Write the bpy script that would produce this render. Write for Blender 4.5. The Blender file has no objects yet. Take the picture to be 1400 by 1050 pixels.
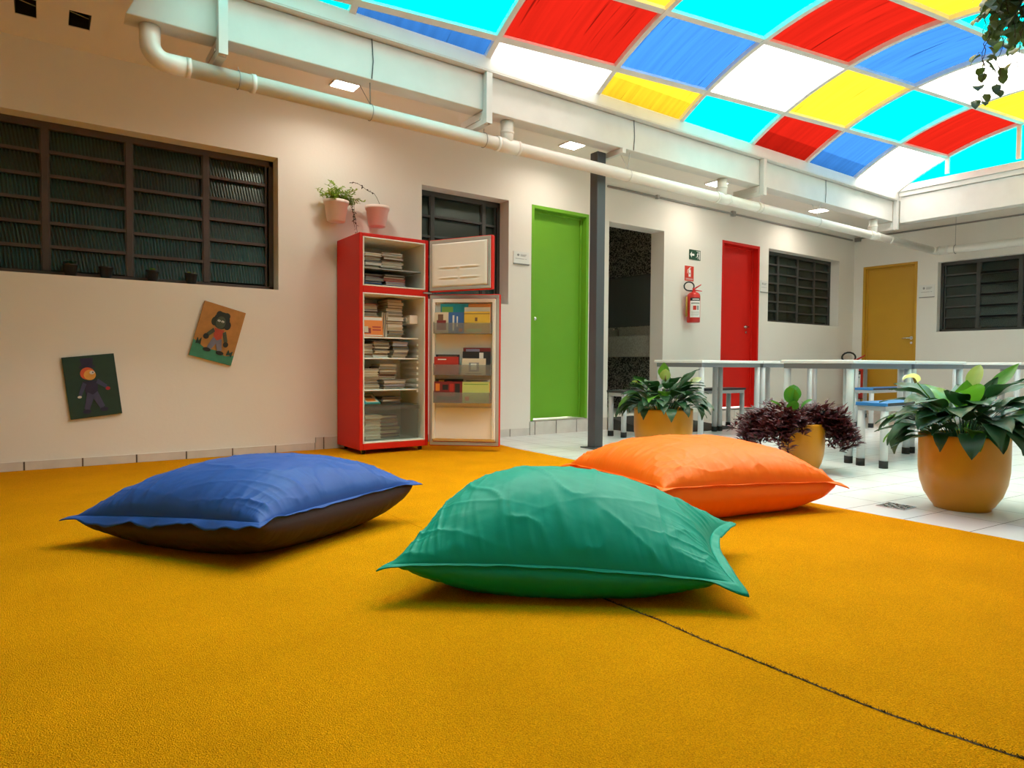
import bpy, math, random
from mathutils import Vector, Matrix, noise

SC = bpy.context.scene
COL = SC.collection

# ------------------------------------------------------------------ camera
cam_d = bpy.data.cameras.new('camera')
cam_d.sensor_fit = 'HORIZONTAL'
cam_d.sensor_width = 36.0
cam_d.lens = 898.8 / 1400 * 36.0
cam_d.clip_start = 0.02
cam_o = bpy.data.objects.new('camera', cam_d)
COL.objects.link(cam_o)
_y, _p, _r = (math.radians(a) for a in (54.565, -1.798, 0.386))
_f = Vector((math.cos(_p) * math.cos(_y), math.cos(_p) * math.sin(_y), math.sin(_p)))
_rt = Vector((math.sin(_y), -math.cos(_y), 0))
_up = _rt.cross(_f)
_r2 = _rt * math.cos(_r) + _up * math.sin(_r)
_u2 = _up * math.cos(_r) - _rt * math.sin(_r)
cam_o.matrix_world = Matrix(((_r2.x, _u2.x, -_f.x, 0), (_r2.y, _u2.y, -_f.y, 0),
                             (_r2.z, _u2.z, -_f.z, 0.715), (0, 0, 0, 1)))
SC.camera = cam_o

# ------------------------------------------------------------------ sky, light, exposure
SKY = 1.0
w = bpy.data.worlds.new('sky')
SC.world = w
w.use_nodes = True
bg = w.node_tree.nodes['Background']
bg.inputs[0].default_value = (1.0, 0.95, 0.88, 1)
bg.inputs[1].default_value = SKY
SC.view_settings.view_transform = 'Standard'
SC.view_settings.look = 'None'
SC.view_settings.gamma = 1.0
SC.view_settings.use_curve_mapping = False
SC.view_settings.exposure = 2.12
SC.cycles.use_denoising = True
SC.cycles.max_bounces = 10
SC.cycles.diffuse_bounces = 6
SC.cycles.transparent_max_bounces = 12
SC.cycles.caustics_reflective = False
SC.cycles.caustics_refractive = False

# hazy sun high behind thin cloud
sd_ = bpy.data.lights.new('hazy_sun', 'SUN')
sd_.energy = 8.0
sd_.angle = math.radians(85)
sd_.color = (1.0, .93, .82)
so_ = bpy.data.objects.new('hazy_sun', sd_)
COL.objects.link(so_)
so_.location = (4.5, 2.3, 6)
so_.rotation_euler = Vector((-.28, -.06, -1)).to_track_quat('-Z', 'Y').to_euler()

# daylight portal in the skylight opening (guides the sampling of the sky)
pl = bpy.data.lights.new('skylight_portal', 'AREA')
pl.shape = 'RECTANGLE'
pl.size = 8.0
pl.size_y = 3.2
pl.cycles.is_portal = True
po = bpy.data.objects.new('skylight_portal', pl)
COL.objects.link(po)
po.location = (4.5, 2.3, 2.80)

# ------------------------------------------------------------------ helpers
def tag(o, label=None, cat=None, group=None, kind=None):
    if label: o['label'] = label
    if cat: o['category'] = cat
    if group: o['group'] = group
    if kind: o['kind'] = kind
    return o

def thing(name, label, cat, loc=(0, 0, 0), group=None, kind=None):
    o = bpy.data.objects.new(name, None)
    o.empty_display_size = 0.05
    COL.objects.link(o)
    o.location = loc
    return tag(o, label, cat, group, kind)

class MB:
    def __init__(s, xf=None):
        s.v = []; s.f = []; s.m = []; s.s = []; s.xf = xf
    def add(s, vs, fs, mat=0, smooth=False):
        n = len(s.v)
        s.v += [Vector(a) for a in vs]
        for f in fs:
            s.f.append([n + i for i in f]); s.m.append(mat); s.s.append(smooth)
        return s
    def box(s, lo, hi, mat=0):
        x0, y0, z0 = lo; x1, y1, z1 = hi
        return s.add([(x0, y0, z0), (x1, y0, z0), (x1, y1, z0), (x0, y1, z0), (x0, y0, z1), (x1, y0, z1), (x1, y1, z1), (x0, y1, z1)],
                     [(0, 3, 2, 1), (4, 5, 6, 7), (0, 1, 5, 4), (1, 2, 6, 5), (2, 3, 7, 6), (3, 0, 4, 7)], mat)
    def obox(s, c, size, rot=None, mat=0):
        c = Vector(c); h = Vector(size) / 2; R = rot or Matrix.Identity(3)
        vs = [c + R @ Vector((h.x * a, h.y * b, h.z * d)) for d in (-1, 1) for a, b in ((-1, -1), (1, -1), (1, 1), (-1, 1))]
        return s.add(vs, [(0, 3, 2, 1), (4, 5, 6, 7), (0, 1, 5, 4), (1, 2, 6, 5), (2, 3, 7, 6), (3, 0, 4, 7)], mat)
    def tube(s, pts, r, n=12, mat=0, caps=True, smooth=True, closed=False):
        pts = [Vector(p) for p in pts]
        N = len(pts)
        rs = r if isinstance(r, (list, tuple)) else [r] * N
        vs = []; ref = None
        for i, p in enumerate(pts):
            if closed: t = pts[(i + 1) % N] - pts[i - 1]
            else: t = pts[min(i + 1, N - 1)] - pts[max(i - 1, 0)]
            t.normalize()
            if ref is None:
                ref = Vector((0, 0, 1)) if abs(t.z) < 0.9 else Vector((1, 0, 0))
            a = t.cross(ref)
            if a.length < 1e-6: a = t.orthogonal()
            a.normalize(); b = t.cross(a); ref = (-b) if False else a.cross(t)
            for k in range(n):
                q = 2 * math.pi * k / n
                vs.append(p + (a * math.cos(q) + b * math.sin(q)) * rs[i])
        fs = []
        for i in range(N if closed else N - 1):
            j = (i + 1) % N
            for k in range(n):
                l = (k + 1) % n
                fs.append((i * n + k, i * n + l, j * n + l, j * n + k))
        s.add(vs, fs, mat, smooth)
        if caps and not closed:
            b0 = len(s.v) - N * n
            s.f.append([b0 + k for k in range(n)][::-1]); s.m.append(mat); s.s.append(False)
            s.f.append([b0 + (N - 1) * n + k for k in range(n)]); s.m.append(mat); s.s.append(False)
        return s
    def lathe(s, prof, c=(0, 0, 0), n=40, mat=0, smooth=True, a0=0, a1=2 * math.pi, wob=0.0, seed=0):
        full = abs(a1 - a0 - 2 * math.pi) < 1e-6
        m = n if full else n + 1
        vs = []
        for r, z in prof:
            for k in range(m):
                q = a0 + (a1 - a0) * k / n
                vs.append((c[0] + r * math.cos(q), c[1] + r * math.sin(q), c[2] + z))
        fs = []
        for i in range(len(prof) - 1):
            for k in range(n):
                l = (k + 1) % m
                fs.append((i * m + k, i * m + l, (i + 1) * m + l, (i + 1) * m + k))
        return s.add(vs, fs, mat, smooth)
    def grid(s, fn, nu, nv, mat=0, smooth=True, flip=False):
        vs = [fn(i / nu, j / nv) for j in range(nv + 1) for i in range(nu + 1)]
        fs = []
        for j in range(nv):
            for i in range(nu):
                a = j * (nu + 1) + i
                q = (a, a + 1, a + nu + 2, a + nu + 1)
                fs.append(q[::-1] if flip else q)
        return s.add(vs, fs, mat, smooth)
    def prism(s, poly, fn, d, mat=0):
        """extrude a 2d polygon: fn(u,v,w) -> xyz, w from 0 to d"""
        n = len(poly)
        vs = [fn(a, b, 0) for a, b in poly] + [fn(a, b, d) for a, b in poly]
        fs = [tuple(range(n))[::-1], tuple(range(n, 2 * n))] + [(i, (i + 1) % n, n + (i + 1) % n, n + i) for i in range(n)]
        return s.add(vs, fs, mat)
    def leaf(s, p0, az, el0, el1, L, W, pet=0.0, fold=0.25, mat=0, nu=8, twist=0.0, prad=0.003, wave=0.0, tip=0.9):
        d = Vector((math.cos(az), math.sin(az), 0)); up = Vector((0, 0, 1))
        side0 = Vector((-math.sin(az), math.cos(az), 0))
        p = Vector(p0); T = L + pet
        st = 14
        path = [p.copy()]; dirs = []
        for i in range(st):
            t = (i + .5) / st
            e = el0 + (el1 - el0) * t ** 1.3
            dv = d * math.cos(e) + up * math.sin(e)
            p = p + dv * (T / st); path.append(p.copy()); dirs.append(dv)
        dirs.append(dirs[-1])
        def at(t):
            x = max(0, min(0.9999, t)) * st; i = int(x); fr = x - i
            return path[i].lerp(path[i + 1], fr), dirs[i].lerp(dirs[min(i + 1, st)], fr).normalized()
        t0 = pet / T if T else 0
        if pet > 0:
            s.tube([at(t0 * k / 5)[0] for k in range(6)], [prad * (1 - .1 * k) for k in range(6)], 5, mat, caps=False)
        vs = []; cols = (-1, -.5, 0, .5, 1)
        for i in range(nu + 1):
            t = i / nu
            c, dv = at(t0 + (1 - t0) * t)
            hw = W / 2 * (math.sin(math.pi * min(1, t ** 0.75)) ** tip if t < 1 else 0) + 0.0006
            sd = side0
            nrm = dv.cross(sd).normalized()
            if twist:
                q = twist * t
                sd, nrm = sd * math.cos(q) + nrm * math.sin(q), nrm * math.cos(q) - sd * math.sin(q)
            for cc in cols:
                off = -nrm if nrm.z < 0 else nrm
                wv = wave * math.sin(t * 11 + cc * 3) * abs(cc)
                vs.append(c + sd * (cc * hw) + off * (abs(cc) * hw * fold + wv))
        fs = []
        for i in range(nu):
            for k in range(4):
                a = i * 5 + k
                fs.append((a, a + 1, a + 6, a + 5))
        return s.add(vs, fs, mat, True)
    def build(s, name, mats, parent=None, bevel=0, seg=2, solid=0, autos=None, sub=0):
        me = bpy.data.meshes.new(name)
        off = Vector((0, 0, 0))
        if parent is not None:
            q = parent
            while q is not None:
                off = off + q.location; q = q.parent
        vs = s.v
        if s.xf is not None: vs = [s.xf @ a for a in vs]
        me.from_pydata([tuple(a - off) for a in vs], [], s.f)
        if not isinstance(mats, (list, tuple)): mats = [mats]
        for m in mats: me.materials.append(m)
        me.polygons.foreach_set('material_index', s.m)
        me.polygons.foreach_set('use_smooth', s.s)
        me.update()
        o = bpy.data.objects.new(name, me)
        COL.objects.link(o)
        if parent is not None: o.parent = parent
        if solid:
            md = o.modifiers.new('solid', 'SOLIDIFY'); md.thickness = solid; md.offset = 0
        if bevel:
            md = o.modifiers.new('bevel', 'BEVEL'); md.width = bevel; md.segments = seg; md.limit_method = 'ANGLE'
            md.angle_limit = math.radians(40)
        return o

def rz(a): return Matrix.Rotation(a, 3, 'Z')

# ------------------------------------------------------------------ materials
def mat(name, col, rough=0.6, metal=0.0, spec=0.5, bump=0.0, bscale=60, var=0.0, vscale=4, sheen=0, emit=None, estr=0, coat=0, detail=3):
    m = bpy.data.materials.new(name); m.use_nodes = True
    nt = m.node_tree; b = nt.nodes['Principled BSDF']
    b.inputs['Base Color'].default_value = (*col, 1)
    b.inputs['Roughness'].default_value = rough
    b.inputs['Metallic'].default_value = metal
    b.inputs['Specular IOR Level'].default_value = spec
    if sheen: b.inputs['Sheen Weight'].default_value = sheen
    if coat: b.inputs['Coat Weight'].default_value = coat
    if emit: b.inputs['Emission Color'].default_value = (*emit, 1); b.inputs['Emission Strength'].default_value = estr
    tc = nt.nodes.new('ShaderNodeTexCoord')
    if var:
        n = nt.nodes.new('ShaderNodeTexNoise'); n.inputs['Scale'].default_value = vscale; n.inputs['Detail'].default_value = 5
        nt.links.new(tc.outputs['Object'], n.inputs['Vector'])
        r = nt.nodes.new('ShaderNodeMapRange'); r.inputs['From Min'].default_value = .3; r.inputs['From Max'].default_value = .7
        r.inputs['To Min'].default_value = 1 - var; r.inputs['To Max'].default_value = 1 + var
        nt.links.new(n.outputs['Fac'], r.inputs['Value'])
        mx = nt.nodes.new('ShaderNodeVectorMath'); mx.operation = 'SCALE'
        mx.inputs[0].default_value = col
        nt.links.new(r.outputs['Result'], mx.inputs['Scale'])
        nt.links.new(mx.outputs['Vector'], b.inputs['Base Color'])
    if bump:
        n2 = nt.nodes.new('ShaderNodeTexNoise'); n2.inputs['Scale'].default_value = bscale; n2.inputs['Detail'].default_value = detail
        nt.links.new(tc.outputs['Object'], n2.inputs['Vector'])
        bp = nt.nodes.new('ShaderNodeBump'); bp.inputs['Strength'].default_value = bump; bp.inputs['Distance'].default_value = 0.01
        nt.links.new(n2.outputs['Fac'], bp.inputs['Height'])
        nt.links.new(bp.outputs['Normal'], b.inputs['Normal'])
    return m

def lk(nt, a, b): nt.links.new(a, b)

M = {}
M['plaster'] = mat('plaster', (.80, .77, .71), .85, bump=.07, bscale=45, var=.02, vscale=1.2, spec=.2)
M['ceiling'] = mat('ceiling_paint', (.82, .78, .71), .9, bump=.1, bscale=30, spec=.2)
M['white_metal'] = mat('white_painted_metal', (.66, .65, .62), .5, spec=.3, var=.04, vscale=6)
M['parapet'] = mat('weathered_concrete', (.16, .16, .16), .9, var=.2, vscale=3)
M['pvc'] = mat('white_pvc', (.80, .77, .71), .4, var=.03, vscale=5)
M['grey_steel'] = mat('dark_grey_steel', (.075, .085, .095), .4, spec=.5, var=.06)
M['conduit'] = mat('conduit_grey', (.30, .29, .27), .45, metal=.3)
M['tile_skirt'] = mat('skirting_tile', (.66, .62, .57), .35, var=.08, vscale=8)
M['grout'] = mat('dark_grout', (.14, .11, .09), .9)
M['frame_brown'] = mat('dark_window_steel', (.068, .042, .033), .5, var=.15, vscale=9)
M['frame_grey'] = mat('grey_window_steel', (.045, .046, .042), .5, var=.1, vscale=9)
M['black'] = mat('black_plastic', (.012, .012, .013), .5)
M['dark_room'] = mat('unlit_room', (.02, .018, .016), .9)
M['green_door'] = mat('green_door_paint', (.17, .43, .03), .5, spec=.25, var=.03)
M['red_door'] = mat('red_door_paint', (.64, .014, .008), .5, spec=.2, var=.03)
M['yellow_door'] = mat('yellow_door_paint', (.56, .30, .02), .45, var=.03)
M['chrome'] = mat('chrome', (.7, .7, .7), .2, metal=1)
M['fridge_red'] = mat('fridge_red_paint', (.66, .018, .008), .45, spec=.2, bump=.03, bscale=120)
M['liner'] = mat('fridge_liner', (.86, .82, .74), .4)
M['gasket'] = mat('door_gasket', (.42, .40, .36), .6)
M['table_white'] = mat('white_laminate', (.84, .84, .82), .35)
M['table_frame'] = mat('grey_painted_tube', (.50, .51, .52), .4)
M['apron'] = mat('grey_apron', (.20, .215, .235), .45)
M['blue_seat'] = mat('blue_laminate', (.035, .20, .52), .35)
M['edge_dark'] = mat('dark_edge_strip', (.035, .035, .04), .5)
M['rubber'] = mat('black_rubber', (.015, .015, .015), .8)
M['soil'] = mat('soil', (.025, .017, .012), .95, bump=.6, bscale=80)
M['pot_pink'] = mat('pale_pink_plastic', (.80, .66, .60), .5)
M['ext_red'] = mat('extinguisher_red', (.62, .02, .015), .3)
M['sign_green'] = mat('sign_green', (.008, .07, .035), .5)
M['sign_red'] = mat('sign_red', (.62, .035, .015), .5)
M['sign_white'] = mat('sign_white', (.85, .85, .82), .5)
M['plaque'] = mat('plaque_acrylic', (.78, .78, .75), .25)
M['grey_ink'] = mat('grey_ink', (.30, .30, .29), .6)
M['ramp'] = mat('dark_ramp_rubber', (.03, .03, .028), .7, var=.1, bump=.2, bscale=90)
M['granite'] = mat('grey_granite', (.34, .32, .27), .35, var=.25, vscale=60)
M['mirror'] = mat('mirror_glass', (.16, .17, .16), .12, metal=.4)
M['lamp_glow'] = mat('lamp_glow', (1, 1, 1), .5, emit=(1, .93, .82), estr=5)
M['brass'] = mat('yellow_hose_tag', (.5, .33, .06), .5)

def mat_carpet():
    m = bpy.data.materials.new('orange_carpet_pile'); m.use_nodes = True
    nt = m.node_tree; b = nt.nodes['Principled BSDF']
    b.inputs['Roughness'].default_value = .95
    b.inputs['Specular IOR Level'].default_value = .02
    b.inputs['Sheen Weight'].default_value = .0
    b.inputs['Sheen Tint'].default_value = (1, .6, .1, 1)
    tc = nt.nodes.new('ShaderNodeTexCoord')
    n1 = nt.nodes.new('ShaderNodeTexNoise'); n1.inputs['Scale'].default_value = 330; n1.inputs['Detail'].default_value = 4
    n2 = nt.nodes.new('ShaderNodeTexNoise'); n2.inputs['Scale'].default_value = 3.0; n2.inputs['Detail'].default_value = 6
    n3 = nt.nodes.new('ShaderNodeTexVoronoi'); n3.inputs['Scale'].default_value = 330
    for n in (n1, n2, n3): lk(nt, tc.outputs['Object'], n.inputs['Vector'])
    cr = nt.nodes.new('ShaderNodeValToRGB')
    e = cr.color_ramp.elements
    e[0].position = .25; e[0].color = (.50, .17, .001, 1)
    e[1].position = .72; e[1].color = (.90, .375, .004, 1)
    lk(nt, n1.outputs['Fac'], cr.inputs['Fac'])
    mr = nt.nodes.new('ShaderNodeMapRange'); mr.inputs['From Min'].default_value = .3; mr.inputs['From Max'].default_value = .7
    mr.inputs['To Min'].default_value = .93; mr.inputs['To Max'].default_value = 1.07
    lk(nt, n2.outputs['Fac'], mr.inputs['Value'])
    mx = nt.nodes.new('ShaderNodeVectorMath'); mx.operation = 'SCALE'
    lk(nt, cr.outputs['Color'], mx.inputs[0]); lk(nt, mr.outputs['Result'], mx.inputs['Scale'])
    lk(nt, mx.outputs['Vector'], b.inputs['Base Color'])
    ad = nt.nodes.new('ShaderNodeMath'); ad.operation = 'ADD'
    lk(nt, n1.outputs['Fac'], ad.inputs[0]); lk(nt, n3.outputs['Distance'], ad.inputs[1])
    bp = nt.nodes.new('ShaderNodeBump'); bp.inputs['Strength'].default_value = .8; bp.inputs['Distance'].default_value = .005
    lk(nt, ad.outputs[0], bp.inputs['Height']); lk(nt, bp.outputs['Normal'], b.inputs['Normal'])
    return m
M['carpet'] = mat_carpet()
M['fray'] = mat('frayed_backing', (.10, .05, .015), .95, bump=.8, bscale=200)

def mat_tiles():
    m = bpy.data.materials.new('white_floor_tiles'); m.use_nodes = True
    nt = m.node_tree; b = nt.nodes['Principled BSDF']
    b.inputs['Roughness'].default_value = .22
    tc = nt.nodes.new('ShaderNodeTexCoord')
    sp = nt.nodes.new('ShaderNodeSeparateXYZ'); lk(nt, tc.outputs['Object'], sp.inputs[0])
    def math_(op, a, c):
        n = nt.nodes.new('ShaderNodeMath'); n.operation = op
        for i, q in ((0, a), (1, c)):
            if isinstance(q, (int, float)): n.inputs[i].default_value = q
            else: lk(nt, q, n.inputs[i])
        return n.outputs[0]
    X, Y = sp.outputs['X'], sp.outputs['Y']
    # the tile rows run slightly askew to the walls
    Ys = math_('ADD', Y, math_('MULTIPLY', math_('SUBTRACT', X, 3.6), .085))
    def line(v, off, pitch):
        fr = math_('FRACT', math_('DIVIDE', math_('SUBTRACT', v, off), pitch), 0)
        d = math_('MULTIPLY', math_('MINIMUM', fr, math_('SUBTRACT', 1.0, fr)), pitch)
        return math_('LESS_THAN', d, .0022)
    g = math_('MAXIMUM', line(X, 3.56, .315), line(Ys, 1.66, .27))
    n = nt.nodes.new('ShaderNodeTexNoise'); n.inputs['Scale'].default_value = 5; lk(nt, tc.outputs['Object'], n.inputs['Vector'])
    cr = nt.nodes.new('ShaderNodeValToRGB'); e = cr.color_ramp.elements
    e[0].color = (.72, .735, .74, 1); e[1].color = (.80, .815, .82, 1)
    lk(nt, n.outputs['Fac'], cr.inputs['Fac'])
    mx = nt.nodes.new('ShaderNodeMix'); mx.data_type = 'RGBA'
    lk(nt, g, mx.inputs[0]); lk(nt, cr.outputs['Color'], mx.inputs[6]); mx.inputs[7].default_value = (.12, .115, .105, 1)
    lk(nt, mx.outputs[2], b.inputs['Base Color'])
    r = nt.nodes.new('ShaderNodeMix'); r.data_type = 'FLOAT'
    lk(nt, g, r.inputs[0]); r.inputs[2].default_value = .2; r.inputs[3].default_value = .9
    lk(nt, r.outputs[0], b.inputs['Roughness'])
    return m
M['tiles'] = mat_tiles()

def mat_mosaic():
    m = bpy.data.materials.new('speckled_mosaic'); m.use_nodes = True
    nt = m.node_tree; b = nt.nodes['Principled BSDF']; b.inputs['Roughness'].default_value = .3
    tc = nt.nodes.new('ShaderNodeTexCoord')
    v = nt.nodes.new('ShaderNodeTexVoronoi'); v.inputs['Scale'].default_value = 85; v.inputs['Randomness'].default_value = .4
    lk(nt, tc.outputs['Object'], v.inputs['Vector'])
    cr = nt.nodes.new('ShaderNodeValToRGB'); cr.color_ramp.interpolation = 'CONSTANT'
    e = cr.color_ramp.elements
    e[0].color = (.03, .027, .024, 1); e[1].position = .6; e[1].color = (.30, .28, .24, 1)
    sp = nt.nodes.new('ShaderNodeSeparateColor'); lk(nt, v.outputs['Color'], sp.inputs[0])
    lk(nt, sp.outputs[0], cr.inputs['Fac']); lk(nt, cr.outputs['Color'], b.inputs['Base Color'])
    return m
M['mosaic'] = mat_mosaic()

def mat_glass_ribbed(name='ribbed_window_glass', mixf=.6):
    m = bpy.data.materials.new(name); m.use_nodes = True
    nt = m.node_tree
    for n in list(nt.nodes):
        if n.type != 'OUTPUT_MATERIAL': nt.nodes.remove(n)
    out = [n for n in nt.nodes if n.type == 'OUTPUT_MATERIAL'][0]
    tr = nt.nodes.new('ShaderNodeBsdfTransparent'); tr.inputs[0].default_value = (.35, .38, .34, 1)
    gl = nt.nodes.new('ShaderNodeBsdfGlossy'); gl.inputs['Roughness'].default_value = .32; gl.inputs['Color'].default_value = (.7, .8, .72, 1)
    df = nt.nodes.new('ShaderNodeBsdfDiffuse')
    fr = nt.nodes.new('ShaderNodeLayerWeight'); fr.inputs['Blend'].default_value = .25
    tc = nt.nodes.new('ShaderNodeTexCoord')
    ad = nt.nodes.new('ShaderNodeSeparateXYZ'); lk(nt, tc.outputs['Object'], ad.inputs[0])
    sm = nt.nodes.new('ShaderNodeMath'); sm.operation = 'ADD'; lk(nt, ad.outputs['X'], sm.inputs[0]); lk(nt, ad.outputs['Y'], sm.inputs[1])
    mu = nt.nodes.new('ShaderNodeMath'); mu.operation = 'MULTIPLY'; mu.inputs[1].default_value = 2 * math.pi / .021; lk(nt, sm.outputs[0], mu.inputs[0])
    sn = nt.nodes.new('ShaderNodeMath'); sn.operation = 'SINE'; lk(nt, mu.outputs[0], sn.inputs[0])
    # vertical ribs pressed into the pane
    bp = nt.nodes.new('ShaderNodeBump'); bp.inputs['Strength'].default_value = .35; bp.inputs['Distance'].default_value = .002
    lk(nt, sn.outputs[0], bp.inputs['Height']); lk(nt, bp.outputs['Normal'], gl.inputs['Normal'])
    cr = nt.nodes.new('ShaderNodeMapRange'); cr.inputs['From Min'].default_value = -1; cr.inputs['To Min'].default_value = .45; cr.inputs['To Max'].default_value = 1.25
    lk(nt, sn.outputs[0], cr.inputs['Value'])
    ns = nt.nodes.new('ShaderNodeTexNoise'); ns.inputs['Scale'].default_value = 2.2; lk(nt, tc.outputs['Object'], ns.inputs['Vector'])
    c2 = nt.nodes.new('ShaderNodeValToRGB'); e = c2.color_ramp.elements
    e[0].position = .38; e[0].color = (.035, .036, .028, 1); e[1].position = .62; e[1].color = (.025, .062, .052, 1)
    lk(nt, ns.outputs['Fac'], c2.inputs['Fac'])
    vs_ = nt.nodes.new('ShaderNodeVectorMath'); vs_.operation = 'SCALE'; lk(nt, c2.outputs['Color'], vs_.inputs[0]); lk(nt, cr.outputs[0], vs_.inputs['Scale'])
    lk(nt, vs_.outputs[0], df.inputs['Color'])
    mr = nt.nodes.new('ShaderNodeMapRange'); mr.inputs['To Min'].default_value = .03; mr.inputs['To Max'].default_value = .25
    lk(nt, fr.outputs['Facing'], mr.inputs['Value'])
    m1 = nt.nodes.new('ShaderNodeMixShader'); m1.inputs[0].default_value = mixf; lk(nt, tr.outputs[0], m1.inputs[1]); lk(nt, df.outputs[0], m1.inputs[2])
    mx = nt.nodes.new('ShaderNodeMixShader'); lk(nt, mr.outputs[0], mx.inputs[0]); lk(nt, m1.outputs[0], mx.inputs[1]); lk(nt, gl.outputs[0], mx.inputs[2])
    lk(nt, mx.outputs[0], out.inputs['Surface'])
    return m
M['glass'] = mat_glass_ribbed()
M['glass_dim'] = mat_glass_ribbed('dim_ribbed_window_glass', .28)

def mat_panel(name, col, streak=.10, frac=.35):
    m = bpy.data.materials.new(name); m.use_nodes = True
    nt = m.node_tree
    for n in list(nt.nodes):
        if n.type != 'OUTPUT_MATERIAL': nt.nodes.remove(n)
    out = [n for n in nt.nodes if n.type == 'OUTPUT_MATERIAL'][0]
    tc = nt.nodes.new('ShaderNodeTexCoord')
    mp = nt.nodes.new('ShaderNodeMapping'); mp.inputs['Scale'].default_value = (22, .8, .8)
    lk(nt, tc.outputs['Object'], mp.inputs['Vector'])
    n = nt.nodes.new('ShaderNodeTexNoise'); n.inputs['Scale'].default_value = 1; n.inputs['Detail'].default_value = 6
    lk(nt, mp.outputs[0], n.inputs['Vector'])
    mr = nt.nodes.new('ShaderNodeMapRange'); mr.inputs['From Min'].default_value = .35; mr.inputs['From Max'].default_value = .65
    mr.inputs['To Min'].default_value = 1 - streak; mr.inputs['To Max'].default_value = 1 + streak
    lk(nt, n.outputs['Fac'], mr.inputs['Value'])
    sc = nt.nodes.new('ShaderNodeVectorMath'); sc.operation = 'SCALE'; sc.inputs[0].default_value = col
    st = nt.nodes.new('ShaderNodeTexNoise'); st.inputs['Scale'].default_value = 1.7; st.inputs['Detail'].default_value = 3
    lk(nt, mp.outputs[0], st.inputs['Vector'])
    s2 = nt.nodes.new('ShaderNodeMapRange'); s2.inputs['From Min'].default_value = .64; s2.inputs['From Max'].default_value = .74
    s2.inputs['To Min'].default_value = 1; s2.inputs['To Max'].default_value = .32
    lk(nt, st.outputs['Fac'], s2.inputs['Value'])
    m2 = nt.nodes.new('ShaderNodeMath'); m2.operation = 'MULTIPLY'
    lk(nt, mr.outputs[0], m2.inputs[0]); lk(nt, s2.outputs[0], m2.inputs[1])
    lk(nt, m2.outputs[0], sc.inputs['Scale'])
    tr = nt.nodes.new('ShaderNodeBsdfTransparent'); tl = nt.nodes.new('ShaderNodeBsdfTranslucent')
    lk(nt, sc.outputs[0], tr.inputs[0]); lk(nt, sc.outputs[0], tl.inputs[0])
    mx = nt.nodes.new('ShaderNodeMixShader'); mx.inputs[0].default_value = frac
    lk(nt, tr.outputs[0], mx.inputs[1]); lk(nt, tl.outputs[0], mx.inputs[2])
    lk(nt, mx.outputs[0], out.inputs['Surface'])
    return m
PC = {'cyan': (.0, .34, .36), 'blue': (.011, .055, .18), 'white': (.74, .74, .76), 'yellow': (.26, .175, .008), 'red': (.115, .003, .0015)}
for k, c in PC.items(): M['panel_' + k] = mat_panel('polycarbonate_' + k, c)

def mat_clear(name, tint=(.85, .88, .86), gloss=.12):
    m = bpy.data.materials.new(name); m.use_nodes = True
    nt = m.node_tree
    for n in list(nt.nodes):
        if n.type != 'OUTPUT_MATERIAL': nt.nodes.remove(n)
    out = [n for n in nt.nodes if n.type == 'OUTPUT_MATERIAL'][0]
    tr = nt.nodes.new('ShaderNodeBsdfTransparent'); tr.inputs[0].default_value = (*tint, 1)
    df = nt.nodes.new('ShaderNodeBsdfPrincipled'); df.inputs['Base Color'].default_value = (*[.6 * a for a in tint], 1); df.inputs['Roughness'].default_value = .15
    mx = nt.nodes.new('ShaderNodeMixShader'); mx.inputs[0].default_value = gloss
    lk(nt, tr.outputs[0], mx.inputs[1]); lk(nt, df.outputs[0], mx.inputs[2]); lk(nt, mx.outputs[0], out.inputs['Surface'])
    return m
M['clear'] = mat_clear('clear_plastic_bin', (.80, .80, .76), .22)
M['drawer'] = mat_clear('frosted_drawer_plastic', (.86, .88, .85), .09)

def mat_leaf(name, col, rough=.4, trans=.25):
    m = mat(name, col, rough, var=.25, vscale=9)
    nt = m.node_tree; b = nt.nodes['Principled BSDF']
    out = [n for n in nt.nodes if n.type == 'OUTPUT_MATERIAL'][0]
    tl = nt.nodes.new('ShaderNodeBsdfTranslucent'); tl.inputs[0].default_value = (col[0] * 1.6, col[1] * 1.8, col[2] * .8, 1)
    mx = nt.nodes.new('ShaderNodeMixShader'); mx.inputs[0].default_value = trans
    lk(nt, b.outputs[0], mx.inputs[1]); lk(nt, tl.outputs[0], mx.inputs[2]); lk(nt, mx.outputs[0], out.inputs['Surface'])
    return m
M['lily'] = mat_leaf('peace_lily_leaf', (.016, .066, .026), .42, .12)
M['lily_light'] = mat_leaf('pale_lily_leaf', (.10, .26, .035), .35, .3)
M['herb'] = mat_leaf('pale_herb_leaf', (.28, .38, .08), .5, .3)
M['round_leaf'] = mat_leaf('round_green_leaf', (.07, .24, .03), .35, .25)
M['purple'] = mat_leaf('purple_leaf', (.075, .014, .024), .5, .15)
M['ivy'] = mat_leaf('ivy_leaf', (.06, .10, .03), .5, .15)
M['dry'] = mat('withered_stem', (.05, .025, .012), .8)
M['spathe'] = mat_leaf('white_spathe', (.78, .77, .62), .5, .3)
M['spathe_green'] = mat_leaf('green_spathe', (.45, .52, .20), .5, .3)
M['spadix'] = mat('spadix', (.30, .26, .08), .7, bump=.5, bscale=200)

def mat_glaze():
    m = mat('ochre_glazed_pot', (.55, .235, .006), .38, spec=.35, var=.12, vscale=3, coat=.06)
    return m
M['glaze'] = mat_glaze()

def mat_fabric(name, col, rough=.48, spec=.2):
    return mat(name, col, rough, spec=spec, bump=.10, bscale=26, var=.03, vscale=5, detail=6)
M['fab_blue'] = mat_fabric('blue_nylon', (.024, .080, .32))
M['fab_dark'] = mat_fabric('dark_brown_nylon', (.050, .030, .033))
M['fab_green'] = mat_fabric('green_nylon', (.002, .27, .19))
M['fab_orange'] = mat_fabric('orange_nylon', (.90, .15, .004))

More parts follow.
